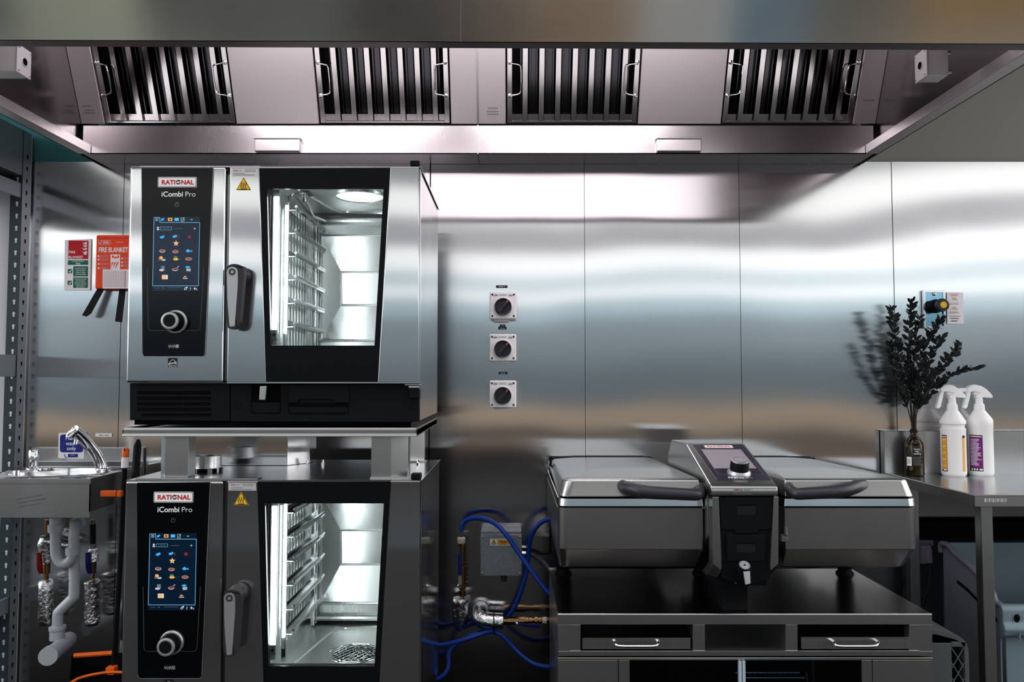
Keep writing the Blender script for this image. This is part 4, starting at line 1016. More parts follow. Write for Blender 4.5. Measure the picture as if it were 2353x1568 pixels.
jy = 3.03
t = thing('electrical_box', 'square galvanised junction box with yellow danger label on the wall behind the blue hoses', 'junction box', P(1151, 1325, jy))
x0, x1, z0, z1 = R(1104, 1199, 1229, 1324, jy)
b = MB(); b.box(x0+.001, x1-.001, jy+.004, WY-.003, z0, z1+.012, 'galv', .002); b.build('box', t)
b = MB(); b.box(x0, x1, jy, jy+.004, z0, z1, 'galv', .001, 1); b.build('cover', t)
for sx in (x0+.008, x1-.008):
    for sz in (z0+.009, z1-.008):
        b = MB(); b.lathe([(.0045, 0), (.004, .002), (0, .0025)], (sx, jy, sz), (0, -1, 0), 'chrome', 14); b.build('screw', t)
b = MB(); W2 = lambda pts, d: [P(a, c, jy-d) for a, c in pts]
b.sheet(W2([(1126, 1239), (1172, 1239), (1172, 1254), (1126, 1254)], .0006), 'white'); b.sheet(W2([(1143, 1240.5), (1171, 1240.5), (1171, 1252.5), (1143, 1252.5)], .001), 'amber')
b.text('Danger', P(1157, 1247, jy), .0100, 'ink', bold=.01, depth=.0014); b.text('415 volts', P(1157, 1251.3, jy), .0058, 'ink', depth=.0014)
b.sheet(W2([(1134.5, 1240), (1141, 1252), (1128, 1252)], .001), 'ink'); b.sheet(W2([(1134.5, 1242), (1139.6, 1251.2), (1129.4, 1251.2)], .0014), 'yellow'); b.sheet(W2([(1135.5, 1243.5), (1133, 1247.5), (1134.6, 1247.5), (1133.5, 1250.8), (1136.5, 1246.5), (1134.8, 1246.5)], .0018), 'ink'); b.build('danger_label', t)
b = MB(); p = P(1158, 1325, 3.07); b.lathe([(.013, 0), (.013, -.012), (.009, -.02), (0, -.02)], p, (0, 0, 1), 'gcable', 8); b.build('cable_gland', t)
b = MB(); b.tube([P(1199, 1272, 3.07), P(1208, 1273, 3.07)], .009, 'chrome', 12); b.tube([P(1206, 1272, 3.07), P(1225, 1277, 3.07), P(1245, 1290, 3.05), P(1258, 1303, 3.0), P(1268, 1318, 2.95)], .0075, 'gcable', 12, 3); b.build('conduit', t)

def hose(pts, r, lab):
    b = MB(); b.tube([P(*p) for p in pts], r, 'hose', 14, 4); return single(b, 'water_hose', lab, 'hose', 'blue water hoses')
hose([(1060, 1222, 3.055), (1062, 1208, 3.055), (1072, 1196, 3.05), (1092, 1191.5, 3.04), (1116, 1194, 3.02), (1142, 1207, 2.99), (1165, 1232, 2.97), (1190, 1268, 2.96), (1218, 1308, 2.94), (1245, 1344, 2.92), (1275, 1380, 2.90)], .0088, 'blue hose arching from the upright valve across the galvanised box')
hose([(1290, 1188, 2.93), (1268, 1192, 2.97), (1247, 1199, 2.99), (1230, 1215, 3.0), (1219, 1240, 3.02), (1214, 1275, 3.04), (1210, 1310, 3.05), (1202, 1345, 3.05), (1188, 1385, 3.06), (1170, 1416, 3.07), (1150, 1436, 3.08)], .0088, 'blue hose rising behind the foil elbow to the back of the pan')
hose([(935, 1452, 3.0), (965, 1462, 3.0), (985, 1474, 3.0), (1003, 1483.5, 3.0), (1040, 1478, 3.0), (1075, 1468, 3.0), (1105, 1458, 3.01), (1130, 1452, 3.03), (1155, 1462, 3.03), (1180, 1488, 3.02), (1205, 1512, 3.0), (1235, 1529, 2.98), (1275, 1535, 2.95)], .0085, 'lower blue hose sagging from the ovens to the side of the stand')
hose([(940, 1464, 3.03), (970, 1476, 3.03), (985, 1488, 3.02), (990, 1505, 3.01), (984, 1530, 3.0), (988, 1550, 2.99), (1003, 1561, 2.99), (1022, 1550, 2.99), (1031, 1530, 3.0), (1031, 1505, 3.01), (1040, 1488, 3.02), (1062, 1472, 3.04), (1090, 1457, 3.05), (1120, 1452, 3.06)], .0085, 'blue hose hanging in a loop near the bottom of the photo')

t = thing('water_valve', 'upright brass water valve with blue lever and foil wrapped pipe on the wall', 'valve', P(1058, 1450, 3.05))
vy = 3.055
def VP_(px, py, d=0): return P(px, py, vy+d)
b = MB(); b.tube([VP_(1060, 1236), VP_(1060, 1221)], .0075, 'chrome', 14); b.build('hose_tail', t)
b = MB(); b.tube([VP_(1060, 1249), VP_(1060, 1246), VP_(1060, 1237), VP_(1060, 1235)], [.014, .0165, .0165, .013], 'nut', 20); b.build('nut', t)
b = MB(); b.tube([VP_(1062, 1375), VP_(1062, 1250)], .0085, 'brass', 16)
for y0, y1, r in ((1249, 1256, .013), (1303, 1308, .0115), (1311, 1316, .0115), (1320, 1334, .012), (1335, 1343, .0125), (1346, 1354, .012), (1358, 1370, .0135)): b.tube([VP_(1062, y0), VP_(1062, y1)], r, 'brass', 8)
b.lathe([(.010, 0), (.010, .018), (.006, .022), (0, .022)], VP_(1057, 1344, -.006), (0, -1, 0), 'chrome', 6); b.build('brass_body', t)
b = MB(); b.prism([VP_(a, c, -.03) for a, c in ((1053, 1324), (1052, 1275), (1055, 1272), (1059.5, 1272), (1061, 1275), (1060.5, 1324))], (0, .006, 0), 'bluelever', .002); b.prism([VP_(a, c, -.028) for a, c in ((1053, 1345), (1052.5, 1322), (1060.5, 1322), (1061, 1345))], (0, .004, 0), 'silver', .001); b.build('lever', t)
b = MB(); random.seed(9); q = [VP_(1058, y) for y in (1450, 1446, 1436, 1420, 1400, 1386, 1380, 1374)]
b.tube(q, [.006, .018, .026, .030, .031, .031, .033, .029], 'foil', 18); b.build('foil_lagging', t)
t = thing('stop_valve', 'horizontal brass stop valve with foil wrapped elbow leading to the stand', 'valve', P(1150, 1446, 3.04))
hy = 3.04
b = MB(); b.tube([P(1104, 1402, 3.115), P(1103, 1410, 3.07), P(1106, 1424, 3.045), P(1125, 1427, hy), P(1140, 1428, hy), P(1156, 1428, hy)], [.034, .034, .033, .031, .031, .030], 'foil', 18, 3); b.build('foil_elbow', t)
b = MB(); b.tube([P(1134, 1428, hy), P(1136.5, 1428, hy)], .0325, 'ink', 18); b.tube([P(1135, 1448, hy-.02), P(1135, 1456, hy-.015)], .0025, 'ink', 8); b.build('cable_tie', t)
b = MB(); b.tube([P(1154, 1428, hy), P(1268, 1425, hy)], .0085, 'brass', 14)
for x0_, x1_, r in ((1158, 1165, .013), (1166, 1186, .0155), (1188, 1206, .0145), (1208, 1214, .012), (1217, 1222, .011), (1229, 1235, .014), (1238, 1244, .012)): b.tube([P(x0_, 1427, hy), P(x1_, 1427, hy)], r, 'brass', 8)
b.lathe([(.008, 0), (.008, .018), (0, .02)], P(1188, 1431, hy-.012), (0, -1, 0), 'chrome', 6); b.build('brass_body', t)
b = MB(); b.prism([P(a, c, hy-.035) for a, c in ((1186, 1428), (1196, 1432), (1212, 1435), (1238, 1435.5), (1243, 1440), (1240, 1445), (1212, 1443), (1194, 1438))], (0, .006, 0), 'bluelever', .002); b.build('lever', t)
b = MB(); b.tube([P(1246, 1426, hy), P(1256, 1426, hy)], .0130, 'white', 14); b.build('tape_joint', t)
# ================================================================== stand under the pan
QY = 2.30
def Q(px, py, d=0): return P(px, py, QY+d)
SX0_, SX1_ = Q(1282, 1440).x, Q(2142.5, 1440).x
TZ = Z(1411.5, QY); SBK = 2.84
t = thing('work_stand', 'stainless work stand with two pull-out shelves under the tilting pan', 'stand', ((SX0_+SX1_)/2, 2.55, Z(1509, QY)))
b = MB(); zr = Z(1436, QY); zl0, zl1 = Z(1509, QY), Z(1497, QY)
b.box(SX0_, SX1_, QY+.003, SBK, TZ-.004, TZ, 'dark_top'); b.box(SX0_, SX1_, QY, QY+.004, zr, TZ-.002, 'steel', .001); b.tube([(SX0_, QY+.003, TZ-.002), (SX1_, QY+.003, TZ-.002)], .0026, 'polish', 10); b.box(SX0_, SX0_+.05, SBK-.004, SBK, TZ, TZ+.004, 'steel')
b.build('top', t)
b = MB()
for a, c in ((1282, 1334), (1592, 1620), (1805, 1833), (2089, 2142.5)): b.prism([Q(a, 1436, .001), Q(c, 1436, .001), Q(c, 1497, .001), Q(a, 1497, .001)], (0, .03, 0), 'steel', .001)
b.box(SX0_, SX1_, QY+.0005, QY+.03, zl0, zl1, 'steel', .0015)
for a, c in ((1310, 1335), (2090, 2114)): b.prism([Q(a, 1438, -.0006), Q(c, 1438, -.0006), Q(c, 1439.3, -.0006), Q(a, 1439.3, -.0006)], (0, .001, 0), 'polish')
b.prism([Q(1310, 1497, -.002), Q(2114, 1496, -.002), Q(2114, 1507, -.002), Q(1310, 1508, -.002)], (0, .002, 0), 'steel', .0008)
b.box(SX0_, SX0_+.003, QY+.004, SBK, zl0, TZ-.004, 'steel'); b.box(SX1_-.003, SX1_, QY+.004, SBK, zl0, TZ-.004, 'steel'); b.box(SX0_, SX1_, SBK-.004, SBK, zl0, TZ-.004, 'steel')
b.box(SX0_+.003, SX1_-.003, QY+.03, SBK-.004, zl0, zl0+.003, 'steel')
for a in (1606, 1819): b.box(Q(a, 1460).x-.012, Q(a, 1460).x+.012, QY+.03, SBK-.004, zl0, TZ-.004, 'steel')
b.build('frame', t)
for xa, xb, ya, h0, h1 in ((1338, 1587, 1469, 1413, 1513), (1841, 2088, 1467, 1917, 2018)):
    b = MB(); p0, p1 = Q(xa, 1480, .006), Q(xb, 1480, .006); zt, zb = Z(ya, QY), Z(1493, QY)
    b.box(p0.x, p1.x, QY+.006, QY+.01, zb, zt, 'steel', .001); b.tube([(p0.x, QY+.008, zt-.001), (p1.x, QY+.008, zt-.001)], .002, 'polish', 8); b.box(p0.x, p1.x, QY+.006, SBK-.06, zt-.003, zt, 'dark_top', .0008)
    pl = b.build('pull_out_shelf', t)
    b = MB(); hz = 1480
    q = [Q(h0, 1477, .006), Q(h0, 1477, -.012), Q(h0+2, 1481, -.028), Q(h0+10, 1485.5, -.034), Q((h0+h1)/2, 1486, -.034), Q(h1-10, 1485.5, -.034), Q(h1-2, 1481, -.028), Q(h1, 1477, -.012), Q(h1, 1477, .006)]
    b.tube(q, .0042, 'chrome', 12, 3); b.build('handle', pl)

# glass door cabinet beneath
t = thing('glass_door_cabinet', 'low steel cabinet with dark glass doors under the work stand', 'cabinet', ((SX0_+SX1_)/2, 2.55, .05))
cz = Z(1512.5, QY); zf0 = Z(1518, QY)
b = MB(); b.box(SX0_, SX1_, QY+.004, SBK, cz-.006, cz, 'steel', .0015); b.tube([(SX0_, QY+.001, cz-.003), (SX1_, QY+.001, cz-.003)], .0024, 'polish', 8); b.box(SX0_, SX1_, SBK-.02, SBK, .08, cz-.006, 'black')
b.box(SX0_, SX0_+.02, QY+.02, SBK, .08, cz-.006, 'steel'); b.box(SX1_-.02, SX1_, QY+.02, SBK, .08, cz-.006, 'steel'); b.box(SX0_, SX1_, QY+.02, SBK, .08, .10, 'steel')
def vband(a, c, y1=None): b.box(Q(a, 1540).x, Q(c, 1540).x, QY, QY+.02, .08, cz-.006, 'steel', .0012)
vband(1282, 1420); vband(1421.5, 1447); vband(1980.5, 2004); vband(2005.5, 2142.5)
b.box(Q(1447, 1540).x, Q(1980.5, 1540).x, QY, QY+.02, zf0, cz-.006, 'steel'); b.box(Q(1447, 1540).x, Q(1980.5, 1540).x, QY, QY+.02, .08, .13, 'steel')
for x in (SX0_+.06, SX1_-.06):
    for y in (2.38, 2.78): b.tube([(x, y, 0), (x, y, .08)], .02, 'steel', 14)
b.build('carcass', t)
for a, c in ((1447, 1703.5), (1705, 1980)):
    b = MB(); m0 = 1697 if a < 1500 else 1705.5
    b.box(Q(m0, 1540).x, Q(m0+6.8, 1540).x, QY-.004, QY+.012, .13, zf0-.001, 'trim', .001)
    dd = b.build('door', t)
    b = MB(); b.box(Q(a, 1540).x, Q(c, 1540).x, QY+.004, QY+.008, .13, zf0, 'smoked'); b.build('glass_pane', dd)
b = MB(); zz = Z(1541, 2.42)
for y in (2.36, 2.40, 2.75): b.tube([(Q(1712, 1540).x, y, zz), (Q(1866, 1540).x, y, zz)], .0035, 'chrome', 8)
for k in range(13):
    x = Q(1716+k*12, 1540).x; b.tube([(x, 2.36, zz), (x, 2.75, zz)], .0016, 'chrome', 6)
b.tube([P(1866, 1541, 2.36), P(1853, 1544, 2.38), P(1855, 1560, 2.38), P(1856, 1600, 2.38)], .003, 'chrome', 8)
single(b, 'wire_shelf', 'bright wire shelf behind the right glass door of the low cabinet', 'shelf')
b = MB(); x = X(1880, 2.40, 1540); b.tube([(x, 2.44, .103), (x, 2.44, cz-.01)], .0045, 'chrome', 10); b.box(x-.012, x+.012, 2.428, 2.452, .103, .11, 'steel')
single(b, 'shelf_post', 'slim chrome post standing inside the right cabinet door', 'post')

# ================================================================== tilting bratt pan
PY = 2.33
t = thing('bratt_pan', 'steel twin tilting bratt pan with two lids and central control column on the stand', 'cooking appliance', (X(1690, PY), 2.6, TZ))
def B_(px, py, Y=PY): return P(px, py, Y)
def panunit(xl, xr, hl, outer):
    """outer: -1 outer (rounded) end on the left, +1 on the right"""
    zr, zs_, zc_, zb = Z(1166, PY), Z(1146, PY), Z(1265, PY), Z(1306, 2.385)
    b = MB()    # body: rounded outer vertical corner, chamfered underside
    def outline(inset, z):
        xi = min(inset, .010); x0, x1 = xl+xi, xr-xi; y0, y1 = PY+inset, 3.06
        pl = [(x0, y0), (x1, y0), (x1, y1), (x0, y1)]; rr = [.035 if outer < 0 else .003, .035 if outer > 0 else .003, .004, .004]
        return rnd([V((a, c, z)) for a, c in pl], rr, 6)
    lv = [outline(.004, zr), outline(.0, zr-.003), outline(.0, zr-.006), outline(.0, zc_+.004), outline(.002, zc_), outline(.055, zb+.006), outline(.065, zb)]
    n = len(lv[0]); vs = [p for l in lv for p in l]; fs = [(i*n+k, i*n+(k+1) % n, (i+1)*n+(k+1) % n, (i+1)*n+k) for i in range(len(lv)-1) for k in range(n)]
    fs += [tuple(range(n)), tuple((len(lv)-1)*n+k for k in range(n))]
    b.add(vs, fs, 'pan_steel'); b.bv = True; bo = b.build('pan_body', t)
    b = MB(); lv = [outline(-.0008, zr+.003), outline(.0012, zs_-.001), outline(.005, zs_)]
    n = len(lv[0]); vs = [p for l in lv for p in l]; fs = [(i*n+k, i*n+(k+1) % n, (i+1)*n+(k+1) % n, (i+1)*n+k) for i in range(2) for k in range(n)]+[tuple(range(n)), tuple(2*n+k for k in range(n))]
    b.add(vs, fs, 'polish')
    b.add([p+V((0, 0, .0015)) for p in outline(.010, zr)]+[p for p in outline(.010, zr-.001)], [(k, (k+1) % n, n+(k+1) % n, n+k) for k in range(n)], 'ink'); b.build('rim_band', t)
    # lid
    b = MB(); zl0, zl1, zk, zbk = zs_+.004, Z(1142, PY), Z(1102, 2.348), Z(1051, 3.09)
    xi0, xi1 = xl+.004, xr-.004
    def lo(ins, y0, z0, z1, y1=3.085):
        x0, x1 = xi0+ins*(1 if outer < 0 else .25), xi1-ins*(1 if outer > 0 else .25)
        rr = [.035 if outer < 0 else .004, .035 if outer > 0 else .004, .02, .02]
        q = rnd([V((x0, y0, 0)), V((x1, y0, 0)), V((x1, y1, 0)), V((x0, y1, 0))], rr, 6)
        return [V((p.x, p.y, z0+(z1-z0)*(p.y-y0)/(y1-y0))) for p in q]
    L_ = [lo(0, PY+.004, zl1, zl1+.02), lo(.001, PY+.005, zl1+.003, zl1+.03), lo(.012, 2.344, zk-.006, zbk-.016), lo(.016, 2.350, zk-.0005, zbk-.010), lo(.026, 2.362, zk+.002, zbk-.005), lo(.10, 2.50, zk+.006, zbk), lo(.18, 2.62, zk+.008, zbk+.001, 3.0)]
    n = len(L_[0]); vs = [p for l in L_ for p in l]; fs = [(i*n+k, i*n+(k+1) % n, (i+1)*n+(k+1) % n, (i+1)*n+k) for i in range(len(L_)-1) for k in range(n)]
    fs += [tuple(range(n)), tuple((len(L_)-1)*n+k for k in range(n))]
    b.add(vs, fs, 'pan_steel'); b.bv = True
    ld = b.build('lid', t)
    b = MB(); b.box(xl+.02, xr-.02, PY+.02, 3.04, zs_-.004, zl1+.012, 'void'); b.build('lid_seal', ld)
    b = MB(); b.box(xl+.01, xr-.01, 3.088, 3.105, .72, zbk-.002, 'black', .003); b.build('reflection_blocker', t)  # added black plate that darkens the lids' reflection in the wall
    b = MB(); q, rr = hl
    b.tube([P(*p) for p in q], rr, 'dark_handle', 16, 4, flat=1.0); b.build('lid_handle', ld)
xL0, xL1 = B_(1282, 1215).x, B_(1616, 1215).x
xR0, xR1 = B_(1803.5, 1215).x, B_(2112.5, 1215).x
hL = ([(1424, 1113, 2.375), (1430, 1116, 2.345), (1445, 1122, 2.305), (1470, 1129, 2.280), (1500, 1132.5, 2.270), (1550, 1135, 2.268), (1590, 1137, 2.268), (1604, 1136.5, 2.275), (1608, 1131, 2.30), (1609, 1120, 2.37)], [.010, .016, .0190, .0197, .0187, .0177, .0172, .0168, .0155, .0145])
hR = ([(1988, 1112, 2.375), (1982, 1114, 2.345), (1967, 1119, 2.305), (1945, 1126, 2.280), (1915, 1131, 2.270), (1880, 1133, 2.268), (1845, 1135, 2.268), (1829, 1135, 2.275), (1817, 1127, 2.30), (1810, 1116, 2.37)], [.010, .016, .0190, .0197, .0187, .0177, .0172, .0168, .0155, .0145])
panunit(xL0, xL1, hL, -1); panunit(xR0, xR1, hR, 1)
b = MB()   # tilting cradle plate seen at the far left edge of the left pan
b.prism([P(1263, 1050, 2.93), P(1268, 1049, 2.93), P(1268, 1272, 2.93), P(1262, 1272, 2.93)], (0, .02, 0), 'black', .001); b.build('hinge_bar', t)
# control column
C0, C1 = P(1634, 1180, 2.25), P(1789, 1180, 2.25)
xa, xb = C0.x, C1.x
zt0, zfb, zt1, zt2 = Z(1114, 2.262), Z(1141, 2.25), Z(1021, 2.565), Z(1016, 2.78)
b = MB()
prof = [(2.25, zfb), (2.25, zt0-.012), (2.254, zt0-.003), (2.264, zt0+.001), (2.565, zt1), (2.60, zt1+.003), (2.80, zt1-.004), (2.86, zt1-.06), (2.90, .80), (2.90, .71), (2.42, .71), (2.30, .80), (2.30, zfb)]
b.prism([V((xa, y, z)) for y, z in prof], (xb-xa, 0, 0), 'pan_steel', .006, 2)
b.build('column_housing', t)
tn = V((0, 2.565-2.264, zt1-zt0-.001)).normalized()     # up the sloping panel
nn = V((1, 0, 0)).cross(tn); nn = nn if nn.z > 0 else -nn
p0 = V((0, 2.264, zt0+.001))
def C_(px, py, d=.0008): return onplane(px, py, p0, nn)+nn*d
b = MB(); b.prism(rnd([C_(1648, 1104, .0016), C_(1772, 1103, .0016), C_(1706, 1023.5, .0016), C_(1590.5, 1023.5, .0016)], [.004]*4, 3), nn*-.004, 'violet')
pb = [C_(1626, 1055, .002), C_(1651, 1092.5, .002), C_(1754, 1092.5, .002), C_(1732, 1063, .002)]
for p, q in zip(pb[:-1], pb[1:]):
    d = (q-p).normalized(); s_ = d.cross(nn)*.0005; b.sheet([p-s_, q-s_, q+s_, p+s_], 'silver')
c = C_(1653, 1088.5, .0021); q = [c+(V((1, 0, 0))*math.cos(a)+tn*math.sin(a))*.0052 for a in [math.radians(120+300*k/14) for k in range(15)]]
for p_, q_ in zip(q[:-1], q[1:]):
    d = (q_-p_).normalized(); s_ = d.cross(nn)*.0004; b.sheet([p_-s_, q_-s_, q_+s_, p_+s_], 'silver')
gp = b.build('control_glass', t)
b = MB(); b.sheet([C_(1640.5, 1078.5, .0022), C_(1738.5, 1078.5, .0022), C_(1702, 1034.5, .0022), C_(1611, 1034.5, .0022)], 'sheen_grey'); b.build('touchscreen', gp)
b = MB(); rational_logo(b, C_(1651, 1028.5, .0018), .092, V((1, 0, 0)), tn); b.build('logo', gp)
b = MB(); b.text('iVario', C_(1711, 1101.5, .0018), .0195, 'white', V((1, 0, 0)), tn, .012, 'RIGHT'); b.text('XS', C_(1713, 1101.5, .0018), .0195, 'silver', V((1, 0, 0)), tn, 0, 'LEFT'); b.build('lettering', gp)
b = MB(); dc = C_(1698, 1089, .0016)
b.lathe([(.034, 0), (.034, .004), (.030, .010), (.0285, .012)], dc, nn, 'silver', 36); b.lathe([(.0285, .010), (.0275, .014), (.0265, .034), (.0245, .039)], dc, nn, 'black', 36)
b.lathe([(.0248, .0385), (.024, .042), (.0195, .0435), (.018, .043)], dc, nn, 'silver', 36, cap=False); b.lathe([(.0182, .0428), (0, .042)], dc, nn, 'sheen_grey', 36, cap=False); b.build('dial', gp)
b = MB(); fy_ = 2.2494
b.text('Chef', P(1686, 1127.5, fy_), .0075, 'red', align='LEFT', bold=.02); b.text('Line', P(1697, 1127.5, fy_), .0075, 'greyink', align='LEFT')
for x0_, x1_, yy in ((1710, 1730, 1124.5), (1710, 1724, 1127), (1686, 1706, 1132), (1686, 1727, 1136)): b.prism([P(x0_, yy-.5, fy_), P(x1_, yy-.5, fy_), P(x1_, yy+.6, fy_), P(x0_, yy+.6, fy_)], (0, .0004, 0), 'greyink')
b.build('supplier_label', t)
# column front: steel cheeks, black chin and two flaps
for pts in ([(1636.5, 1142), (1652, 1142), (1659, 1305), (1657, 1313), (1638, 1297)], [(1789.5, 1142), (1778, 1142), (1770, 1305), (1771, 1313), (1789, 1297)]):
    b = MB(); b.prism([P(a, c, 2.252) for a, c in pts], (0, .045, 0), 'pan_steel', .002); b.build('cheek', t)
b = MB()
ch = [P(a, c, 2.262) for a, c in ((1651, 1142), (1778, 1142), (1770, 1330), (1735, 1343), (1690, 1343), (1659, 1328))]
b.prism(ch, (0, .06, 0), 'black', .003)
b.prism([V((xa+.02, 2.30, .95)), V((xb-.02, 2.30, .95)), V((xb-.02, 2.30, .66)), V((xa+.02, 2.30, .66))], (0, .45, 0), 'black')
b.prism([P(1640, 1297, 2.27), P(1658, 1313, 2.26), P(1648, 1328, 2.29), P(1623, 1322, 2.33)], (0, .05, 0), 'pan_steel', .002); b.prism([P(1789, 1297, 2.27), P(1771, 1313, 2.26), P(1760, 1330, 2.28), P(1775, 1318, 2.33)], (0, .05, 0), 'black', .002)
b.build('column_front', t)
b = MB(); b.prism([P(a, c, 2.256) for a, c in ((1653, 1143.5), (1777, 1143.5), (1773, 1216.5), (1744, 1219), (1742, 1226), (1689, 1226), (1687, 1219), (1657, 1216.5))], (0, .008, 0), 'black', .002)
b.prism([P(a, c, 2.2555) for a, c in ((1694, 1160.5), (1736.5, 1160.5), (1736.5, 1184), (1694, 1184))], (0, .001, 0), 'flap'); b.prism([P(a, c, 2.255) for a, c in ((1694, 1160.5), (1736.5, 1160.5), (1736.5, 1163), (1694, 1163))], (0, .001, 0), 'void'); b.build('upper_flap', t)
b = MB(); b.prism([P(a, c, 2.256) for a, c in ((1668, 1229.5), (1759.5, 1229.5), (1757, 1291), (1671, 1291))], (0, .008, 0), 'black', .002)
b.prism([P(a, c, 2.2555) for a, c in ((1693, 1248), (1735, 1248), (1735, 1270), (1693, 1270))], (0, .001, 0), 'flap'); b.prism([P(a, c, 2.255) for a, c in ((1693, 1248), (1735, 1248), (1735, 1250.5), (1693, 1250.5))], (0, .001, 0), 'void'); b.build('lower_flap', t)
b = MB(); g0 = P(1711, 1299, 2.215); gd = V((0, -.62, .78))
b.tube([P(1711, 1335, 2.27), P(1711, 1320, 2.24), g0+gd*-.02], [.020, .019, .017], 'black', 18)
b.lathe([(.0165, -.022), (.0175, -.004), (.0175, 0), (.0150, .001), (.0150, -.0005), (0, -.0005)], g0, gd, 'black', 28)
b.disc(g0+gd*.0002, .0148, 'dialface', V((1, 0, 0)), V((0, .78, .62)), n=28); b.disc(g0+gd*.0008, .0035, 'ink', V((1, 0, 0)), V((0, .78, .62)), n=12)
for k in range(9):
    a = math.radians(-30+k*30); r_ = V((1, 0, 0))*math.cos(a)+V((0, .78, .62))*math.sin(a); s_ = r_.cross(gd)*.0006; b.sheet([g0+gd*.0008+r_*.0105-s_, g0+gd*.0008+r_*.0135-s_, g0+gd*.0008+r_*.0135+s_, g0+gd*.0008+r_*.0105+s_], 'ink')
b.prism([P(1708, 1313.5, 2.205), P(1723.5, 1313, 2.205), P(1725, 1342, 2.20), P(1713, 1345, 2.20)], (0, .006, 0), 'silver', .0015); 
for px in (1690, 1704): b.lathe([(.003, 0), (.003, .003), (0, .003)], P(px, 1340, 2.26), (0, -1, 0), 'chrome', 8)
b.build('shower_gauge', t)
b = MB(); x0_, x1_ = P(1659, 1360, 2.33).x, P(1719, 1360, 2.33).x; b.box(x0_, x1_, 2.33, 2.50, TZ, .70, 'black', .003); b.build('column_foot', t)
for px in (1294, 1610, 1941):
    b = MB(); p = P(px, 1318, 2.77); r = .030
    b.lathe([(r, 0), (r, .004), (r*.75, .012), (r*.75, .02), (r, .028), (r, .14)], V((p.x, 2.77, TZ)), (0, 0, 1), 'black', 24); b.build('foot', t)
b = MB(); q = [P(1803, 1191, 2.36), P(1805, 1215, 2.33), P(1806, 1232, 2.315)]; b.tube(q, .005, 'gcable', 10, 2)
b.prism([P(1796, 1231, 2.315), P(1810, 1230, 2.315), P(1812, 1246, 2.31), P(1795, 1246, 2.31)], (0, .02, 0), 'gcable', .003); b.build('probe_holder', t)
b = MB(); b.tube([P(1614, 1167.5, 2.325), P(1636, 1167.5, 2.30)], .0035, 'gcable', 8); b.build('pivot_bar', t)

# crate beside the stand ------------------------------------------------------------
t = thing('plastic_crate', 'dark grey lattice-sided plastic crate standing on end right of the work stand', 'crate', (1.30, 2.5, 0))
cx0, cx1, cy0, cy1 = SX1_+.004, X(2226, 2.36, 1500), 2.36, 2.80
cz1 = Z(1466, 2.36)
def arch(d):   # rounded top profile
    pts = [V((cx0+d, 0, .0)), V((cx1-d, 0, .0)), V((cx1-d, 0, cz1-d)), V((cx0+d, 0, cz1-d+.028))]
    return rnd(pts, [0, 0, .045-d, .03], 7)
b = MB(); o_ = arch(0); i_ = arch(.012)
b.ring([V((p.x, cy0, p.z)) for p in o_], [V((p.x, cy0, p.z)) for p in i_], (0, .030, 0), 'crate')
b.ring([V((p.x, cy0+.03, p.z)) for p in o_], [V((p.x, cy0+.03, p.z)) for p in arch(.004)], (0, cy1-cy0-.03, 0), 'crate')
xm = X(2187, 2.36, 1500)
b.box(cx0+.014, xm, cy0, cy0+.006, .0, cz1-.016, 'crate', .002); b.box(xm, cx1-.008, cy0, cy0+.006, Z(1488, 2.36), cz1-.012, 'crate', .002)
b.box(cx0+.002, cx0+.014, cy0+.02, cy1, 0, cz1-.05, 'black')
b.box(cx0+.02, cx1-.02, cy1-.008, cy1, 0, cz1-.02, 'black'); b.build('shell', t)
b = MB(); zt = Z(1489, 2.36); zz = zt; k = 0; w_ = cx1-.012-xm
while zz > .05:
    for sg in (0, 1):
        a = V((xm, cy0+.003, zz-(0 if sg else .062))); c = V((xm+w_, cy0+.003, zz-(.062 if sg else 0))); b.tube([a, c], .0017, 'crate', 6)
    zz -= .045
b.build('lattice', t)
b = MB()
for k in range(7):
    y = cy0+.05+k*.055
    b.prism([V((cx0+.01, y, cz1+.0245)), V((cx1-.045, y, cz1+.002)), V((cx1-.045, y+.02, cz1+.002)), V((cx0+.01, y+.02, cz1+.0245))], (0, 0, .0012), 'void')
b.build('top_slots', t)

# ================================================================== right-hand table
tx0 = X(2238, 2.53, 1140); ty0 = 2.53; tz = Z(1138, 2.53); tb = Z(1165, 2.53); tx1 = 2.75
t = thing('steel_table', 'stainless steel wall table with splashback at the right end of the room', 'table', (2.1, 2.8, 0))
b = MB(); b.box(tx0, tx1, ty0, WY-.006, tz-.003, tz, 'steel'); b.box(tx0, tx1, ty0, ty0+.003, tb, tz, 'steel', .001); b.box(tx0, tx0+.003, ty0, WY-.006, tb, tz, 'steel', .001)
b.tube([(tx0, ty0+.002, tz-.002), (tx1, ty0+.002, tz-.002)], .0026, 'polish', 8); b.tube([(tx0+.002, ty0, tz-.002), (tx0+.002, 3.08, tz-.002)], .0026, 'polish', 8)
for k in range(16):
    xx = X(2262+k*3.2, ty0, 1150); b.box(xx, xx+.0015+.002*(k % 3 == 0), ty0-.0006, ty0, Z(1155, ty0)+.002*(k % 2), Z(1146, ty0), 'alu')
b.build('top', t)
b = MB(); sx0 = X(2029, 3.095, 1040); b.box(sx0, tx1, 3.085, 3.088, tz-.02, Z(990, 3.085), 'steel', .001); b.box(sx0, tx1, 3.085, WY-.005, Z(990, 3.085)-.003, Z(990, 3.085), 'steel', .001); b.box(sx0, sx0+.002, 3.085, WY-.005, tz-.02, Z(990, 3.085), 'steel'); b.build('splashback', t)
lx0, lx1 = X(2257, 2.57, 1350), X(2284, 2.57, 1350)
for x0_, y0_ in ((lx0, 2.565), (lx0, 3.03), (2.68, 2.565), (2.68, 3.03)):
    b = MB(); b.box(x0_, x0_+(lx1-lx0), y0_, y0_+.038, 0, tz-.004, 'steel', .003); b.build('leg', t)
